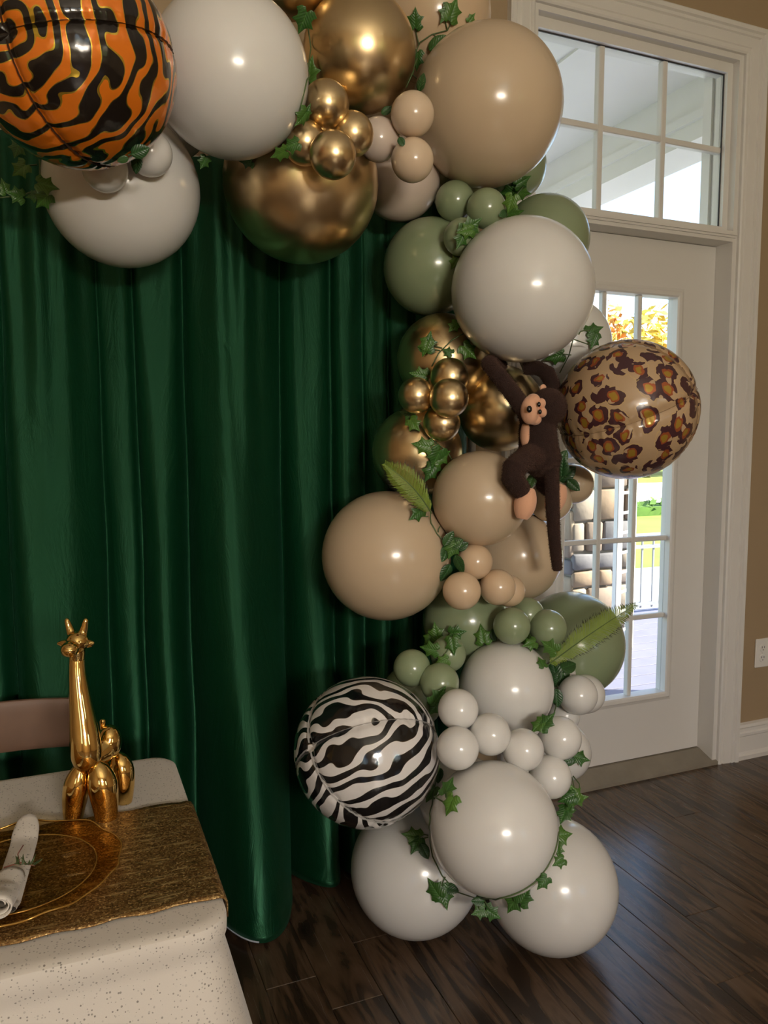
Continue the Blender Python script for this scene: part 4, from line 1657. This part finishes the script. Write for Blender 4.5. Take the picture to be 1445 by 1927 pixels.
M['sequin'] = sequin_mat()
ra, rb = Pz(356, 1510, TZ), Pz(426, 1690, TZ)
RY_B, RY_F = ra.y, rb.y


def runner_pt(u, v):
    y = RY_B + (RY_F - RY_B) * v + .0025 * math.sin(u * 90) * (1 if v in (0, 1) else .3)
    s = u * (TX_R - TX_L - .004 + .034)
    x = TX_L + .004 + s
    z = TZ + .0035 + .0012 * noise.noise(Vector((s * 30, v * 20, 0)))
    over = x - (TX_R - .010)
    if over > 0:
        a = min(over / .014, math.pi / 2)
        x = TX_R - .010 + .0135 * math.sin(a)
        z = TZ + .0035 - .0135 * (1 - math.cos(a)) - max(0, over - .014 * math.pi / 2)
    return (x, y, z)


rn_ = MB().grid(runner_pt, 150, 30).build('table_runner', M['sequin'], None, True)
tag(rn_, 'gold sequin runner laid along the speckled tablecloth', 'table runner')
s_ = rn_.modifiers.new('thickness', 'SOLIDIFY')
s_.thickness = .0022

# charger plate of amber glass with a wavy rim
pc_ = Pz(34, 1652, TZ + .004)
PR = (Pz(228, 1612, TZ + .012) - pc_).length


def amber(name, k0, k1, tint):
    t = NT(name)
    tr = t.n('BsdfTransparent', Color=tint)
    gl = t.n('BsdfGlossy', Color=(1, .86, .55, 1), Roughness=.06)
    lw = t.n('Fresnel', IOR=1.45)
    bf = t.math('SUBTRACT', 1.0, t.n('NewGeometry').outputs['Backfacing'])
    f_ = t.math('MULTIPLY', t.math('MULTIPLY_ADD', lw.outputs[0], k1, k0), bf)
    mx = t.n('MixShader', i0=f_, i1=tr.outputs[0], i2=gl.outputs[0])
    t.t.links.new(mx.outputs[0], t.out.inputs['Surface'])
    return t.m


M['amber'] = amber('amber_glass', .05, 1.0, (.84, .76, .60, 1))
M['amber_rim_glass'] = amber('amber_glass_rim', .16, 1.4, (.86, .66, .32, 1))
M['amber_rim'] = simple('amber_rim', (.45, .24, .05), .12, .6)
pl = tag(empty('charger_plate', (pc_.x, pc_.y, TZ + .005)), 'clear amber glass charger plate with wavy rim on the gold runner', 'plate')


def plate_surf(r, a, z, th=0):
    wob = 1 + (.009 * math.sin(a * 9) + .008 * math.sin(a * 17 + 1)) * smooth((r - .78) / .22)
    return Vector((pc_.x + PR * r * wob * math.cos(a), pc_.y + PR * r * wob * math.sin(a), TZ + .0062 + z + .0025 * math.sin(a * 9 + .5) * smooth((r - .8) / .2)))


def plate_part(prof, name, mat, seg=120):
    q = MB()
    for (r, z) in prof:
        for k in range(seg):
            q.v.append(plate_surf(r, 2 * math.pi * k / seg, z))
    for i in range(len(prof) - 1):
        for k in range(seg):
            k2 = (k + 1) % seg
            q.f.append((i * seg + k, i * seg + k2, (i + 1) * seg + k2, (i + 1) * seg + k))
    return q, q.build(name, mat, pl, True)


plate_part([(.002, 0), (.3, 0), (.66, 0), (.72, .002), (.74, .006), (.76, .0075)], 'well', M['amber'])
plate_part([(.76, .0075), (.80, .009), (.88, .012), (.96, .015), (1.0, .016), (1.0, .013)], 'rim', M['amber_rim_glass'])
q = MB().tube([plate_surf(1.0, 2 * math.pi * k / 160, .0155) for k in range(161)], .0016, 6, False)
q.build('rim_edge', M['amber_rim'], pl, True)
q = MB().tube([plate_surf(.755, 2 * math.pi * k / 120, .0075) for k in range(121)], .0013, 6, False)
q.build('well_ring', M['amber_rim'], pl, True)

# rolled napkin with a sprig
nz_ = TZ + .011
nk = tag(empty('rolled_napkin', Pz(25, 1650, nz_ - .012)), 'rolled speckled napkin lying on the amber glass plate', 'napkin')
a_, b_ = Pz(12, 1700, nz_), Pz(50, 1575, nz_)
dirn = (b_ - a_).normalized()
sd = dirn.cross(Vector((0, 0, 1))).normalized()
wn_ = 27 * depth_of((a_ + b_) / 2) / FPX


def tongue(u, v):
    # flat folded band with a round end
    L = (b_ - a_).length + .035
    t = -.2 + 1.2 * u
    half = wn_ * .92
    end = 1 - smooth((u - .84) / .16)
    hw = half * (math.sqrt(max(0, 1 - ((u - .84) / .16) ** 2)) if u > .84 else 1)
    an = math.pi * 2 * v
    q_ = a_ + dirn * (L * t) + sd * (hw * math.cos(an))
    rr_ = math.hypot(q_.x - pc_.x, q_.y - pc_.y) / PR
    lift_ = .0085 * smooth((rr_ - .60) / .14) + .011 * smooth((rr_ - .74) / .24)
    return q_ + Vector((0, 0, .007 * math.sin(an) * (.4 + .6 * (hw / half)) + .004 + lift_))


MB().grid(tongue, 30, 20).build('folded_band', M['cloth'], nk, True)
# the roll: a spiral of cloth, its end towards the photographer
r0 = wn_ * .88


def roll(u, v):
    an = u * math.pi * 2 * 2.6
    rad = r0 * (.42 + .58 * u ** .8)
    along = -.062 + .108 * v - .012 * u * (1 - v)
    c_ = a_ + dirn * along + Vector((0, 0, r0 * .75))
    rr_ = math.hypot(c_.x - pc_.x, c_.y - pc_.y) / PR + .06
    lift_ = .0085 * smooth((rr_ - .55) / .17) + .010 * smooth((rr_ - .74) / .24)
    return c_ + sd * (rad * math.cos(an)) + Vector((0, 0, rad * .82 * math.sin(an) + lift_))


ro = MB().grid(roll, 90, 12).build('roll', M['cloth'], nk, True)
sm = ro.modifiers.new('thickness', 'SOLIDIFY')
sm.thickness = .0016
tg = tag(empty('rosemary_sprig', Pz(40, 1625, nz_ + .02)), 'small green and red sprig tied on the rolled napkin', 'sprig')
base = Pz(38, 1628, nz_ + 2 * r0 * .8)
M['sprig'] = simple('sprig_leaf', (.06, .09, .03), .5)
MB().tube([base - sd * wn_, base + Vector((0, 0, .004)), base + sd * wn_ * .95 - dirn * .008], .001, 6).build('stem', simple('sprig_stem', (.25, .09, .06), .5), tg, True)
MB().tube([base, base + dirn * .02 - sd * .006 + Vector((0, 0, .008)), base + dirn * .035 + Vector((0, 0, .014))], .0009, 6).build('stem', simple('sprig_twig', (.28, .10, .07), .5), tg, True)
for k in range(11):
    t = k / 10
    p0 = base - sd * wn_ * .3 + sd * (wn_ * 1.25 * t) - dirn * (.012 * t) + Vector((0, 0, .003))
    d = (sd * random.uniform(-.6, 1) + dirn * random.uniform(-.8, 1) + Vector((0, 0, random.uniform(.2, .9)))).normalized()
    MB().tube([p0, p0 + d * .007, p0 + d * .016], [.0014, .0019, .0004], 6, flat=.5).build('leaf', M['sprig'], tg, True)

def smooth_tube(pts, rad, seg=32, steps=8):
    P, Rr = [], []
    n = len(pts)
    for i in range(n - 1):
        p0, p1, p2, p3 = pts[max(i - 1, 0)], pts[i], pts[i + 1], pts[min(i + 2, n - 1)]
        r0_, r1_, r2_, r3_ = rad[max(i - 1, 0)], rad[i], rad[i + 1], rad[min(i + 2, n - 1)]
        for k in range(steps):
            t = k / steps
            cr_ = lambda a, b, c, d: .5 * (2 * b + (c - a) * t + (2 * a - 5 * b + 4 * c - d) * t * t + (3 * b - a - 3 * c + d) * t ** 3)
            P.append(cr_(p0, p1, p2, p3))
            Rr.append(max(.0004, cr_(r0_, r1_, r2_, r3_)))
    P.append(pts[-1])
    Rr.append(rad[-1])
    return MB().tube(P, Rr, seg)


# ------------------------------------------------------------------ gold giraffe
gf = Pz(168, 1544, TZ)
S2 = depth_of(gf) / FPX
gv = tag(empty('giraffe_figurine', gf), 'shiny gold balloon-style giraffe figurine on the speckled tablecloth', 'figurine')
yawv = (FW - Vector((0, 0, FW.z))).normalized()      # away from the viewer, level
gdep = depth_of(gf)


def Gp(px, py, back=0.0):
    """a point in the upright plane through the giraffe's front feet, moved back by metres along its body"""
    r = ray(px, py)
    t = ((gf - CAM).dot(yawv) + back) / r.dot(yawv)
    return CAM + r * t


# neck
neck = smooth_tube([Gp(146, 1222, .02), Gp(145, 1240, .018), Gp(146, 1270, .015), Gp(150, 1310, .010), Gp(155, 1350, .006), Gp(160, 1395, 0), Gp(163, 1425, -.002), Gp(164, 1445, -.002), Gp(164, 1458, -.003)],
        [v * S2 for v in (12, 14, 15.5, 19, 23, 27.5, 27, 18, 3)])
hd_ = MB()
hd_.ell(Gp(146, 1207, .015), (21 * S2, 22 * S2, 20 * S2), 24, 16)
hd_.ell(Gp(131, 1222, -.012), (16 * S2, 18 * S2, 14.5 * S2), 24, 16)
for bx, tx in ((134, 126), (157, 161.5)):
    hd_.tube([Gp(bx + (3 if bx < 140 else -3), 1198, .018), Gp((bx + tx) / 2, 1180, .018), Gp(tx, 1167, .018), Gp(tx, 1163, .018)], [v * S2 for v in (9.5, 6.5, 5, 2.5)], 14)
for bx, tx, ty in ((127, 107, 1211), (165, 178, 1209)):
    hd_.tube([Gp(bx, 1211, .02), Gp((bx + tx) / 2, 1211, .02), Gp(tx, ty, .02)], [v * S2 for v in (9, 7, 2.5)], 12)
hd_.tube([Gp(146, 1215, .016), Gp(146, 1242, .016)], [15 * S2, 13 * S2], 16)
neck.build('neck', M['ceramic'], gv, True)
remeshed(hd_, 'head', M['ceramic'], .0016, gv, 7)


def lobe(pts, rad, name):
    return smooth_tube(pts, [v * S2 for v in rad], 32, 4).build(name, M['ceramic'], gv, True)


def on_table(p, z):
    return Vector((p.x, p.y, z))


def leg(top, mid, bot, back, r):
    pts = []
    P0, P1, P2 = Gp(*top, back), Gp(*mid, back), Gp(*bot, back)
    P2 = Vector((P2.x, P2.y, TZ + .001))
    n = 10
    rr_ = []
    for i in range(n + 1):
        t = i / n
        p = P0 * (1 - t) ** 2 + P1 * 2 * t * (1 - t) + P2 * t * t
        pts.append(p)
        rr_.append(r * (math.sin(math.pi * min(.5, t * .95 + .01)) ** .8 if t < .5 else 1 - .28 * ((t - .5) / .5) ** 1.6))
    lobe(pts, rr_, 'leg')


leg((156, 1430), (140, 1480), (138, 1541), .004, 24)
leg((178, 1428), (197, 1470), (200, 1541), 0, 27)
# hind quarters: body lobe runs back from the neck, hind legs stand behind
hb = .062
bodyb = MB()
bodyb.tube([Gp(172, 1430, .0), Gp(190, 1415, .03), Gp(203, 1402, .055), Gp(208, 1396, hb)], [v * S2 for v in (14, 24, 24, 14)], 20)
bodyb.ell(Gp(206, 1396, .05), (23 * S2, 26 * S2, 34 * S2), 24, 18)
remeshed(bodyb, 'body', M['ceramic'], .0022, gv, 8)
tq = MB().tube([Gp(193, 1372, .05), Gp(193, 1357, .05), Gp(193.5, 1353, .05)], [v * S2 for v in (5, 6.2, 4)], 14)
remeshed(tq, 'tail_knob', M['ceramic'], .0012, gv, 3)
leg((215, 1415), (236, 1440), (232, 1500), hb + .01, 23)
leg((196, 1420), (186, 1450), (190, 1500), hb + .01, 22)

# ------------------------------------------------------------------ wooden chair behind the table
cw_ = simple('brown_chair_wood', (.20, .115, .075), .5, var=.18, scale=18)
c0 = Pw(0, 1360, .30)
c1 = Pw(150, 1365, .30)
zt, zb = Pw(60, 1314, .30).z, Pw(60, 1409, .30).z
xr = c1.x + .005
xl = xr - .34
cb_ = tag(empty('wooden_chair', ((xl + xr) / 2, -.42, 0)), 'small brown wooden chair with a curved back rail behind the table', 'chair')


def rail_pt(u, v):
    an = 2 * math.pi * v
    x = xl + (xr - xl) * u
    y = -.30 + .012 * math.sin(math.pi * u) - .010 + .010 * math.copysign(abs(math.sin(an)) ** .5, math.sin(an))
    top = zt - .010 * (2 * u - 1) ** 2
    bot = zb + .008 * math.sin(math.pi * u) * 0 + .006 * (2 * u - 1) ** 2 * -1
    zc, hz = (top + bot) / 2, (top - bot) / 2
    return (x, y, zc + hz * math.copysign(abs(math.cos(an)) ** .6, math.cos(an)))


q = MB().grid(rail_pt, 24, 24)
q.f.append(tuple(k * 25 for k in range(24)))
q.f.append(tuple(k * 25 + 24 for k in reversed(range(24))))
q.build('back_rail', cw_, cb_, 'auto')
for xx in (xl + .012, xr - .012):
    MB().tube([(xx, -.33, 0), (xx, -.318, .33), (xx, -.308, zt - .012)], .012, 10).build('back_post', cw_, cb_, True)
    MB().tube([(xx, -.515, 0), (xx, -.51, .33)], .012, 10).build('leg', cw_, cb_, True)
MB().cbox(xl, xr, -.53, -.31, .32, .345, .006).build('seat', cw_, cb_)
for xx in (xl + .012, xr - .012):
    MB().tube([(xx, -.512, .14), (xx, -.326, .14)], .007, 8).build('stretcher', cw_, cb_, True)

print('planks', npl, 'balloons', len(SPH))
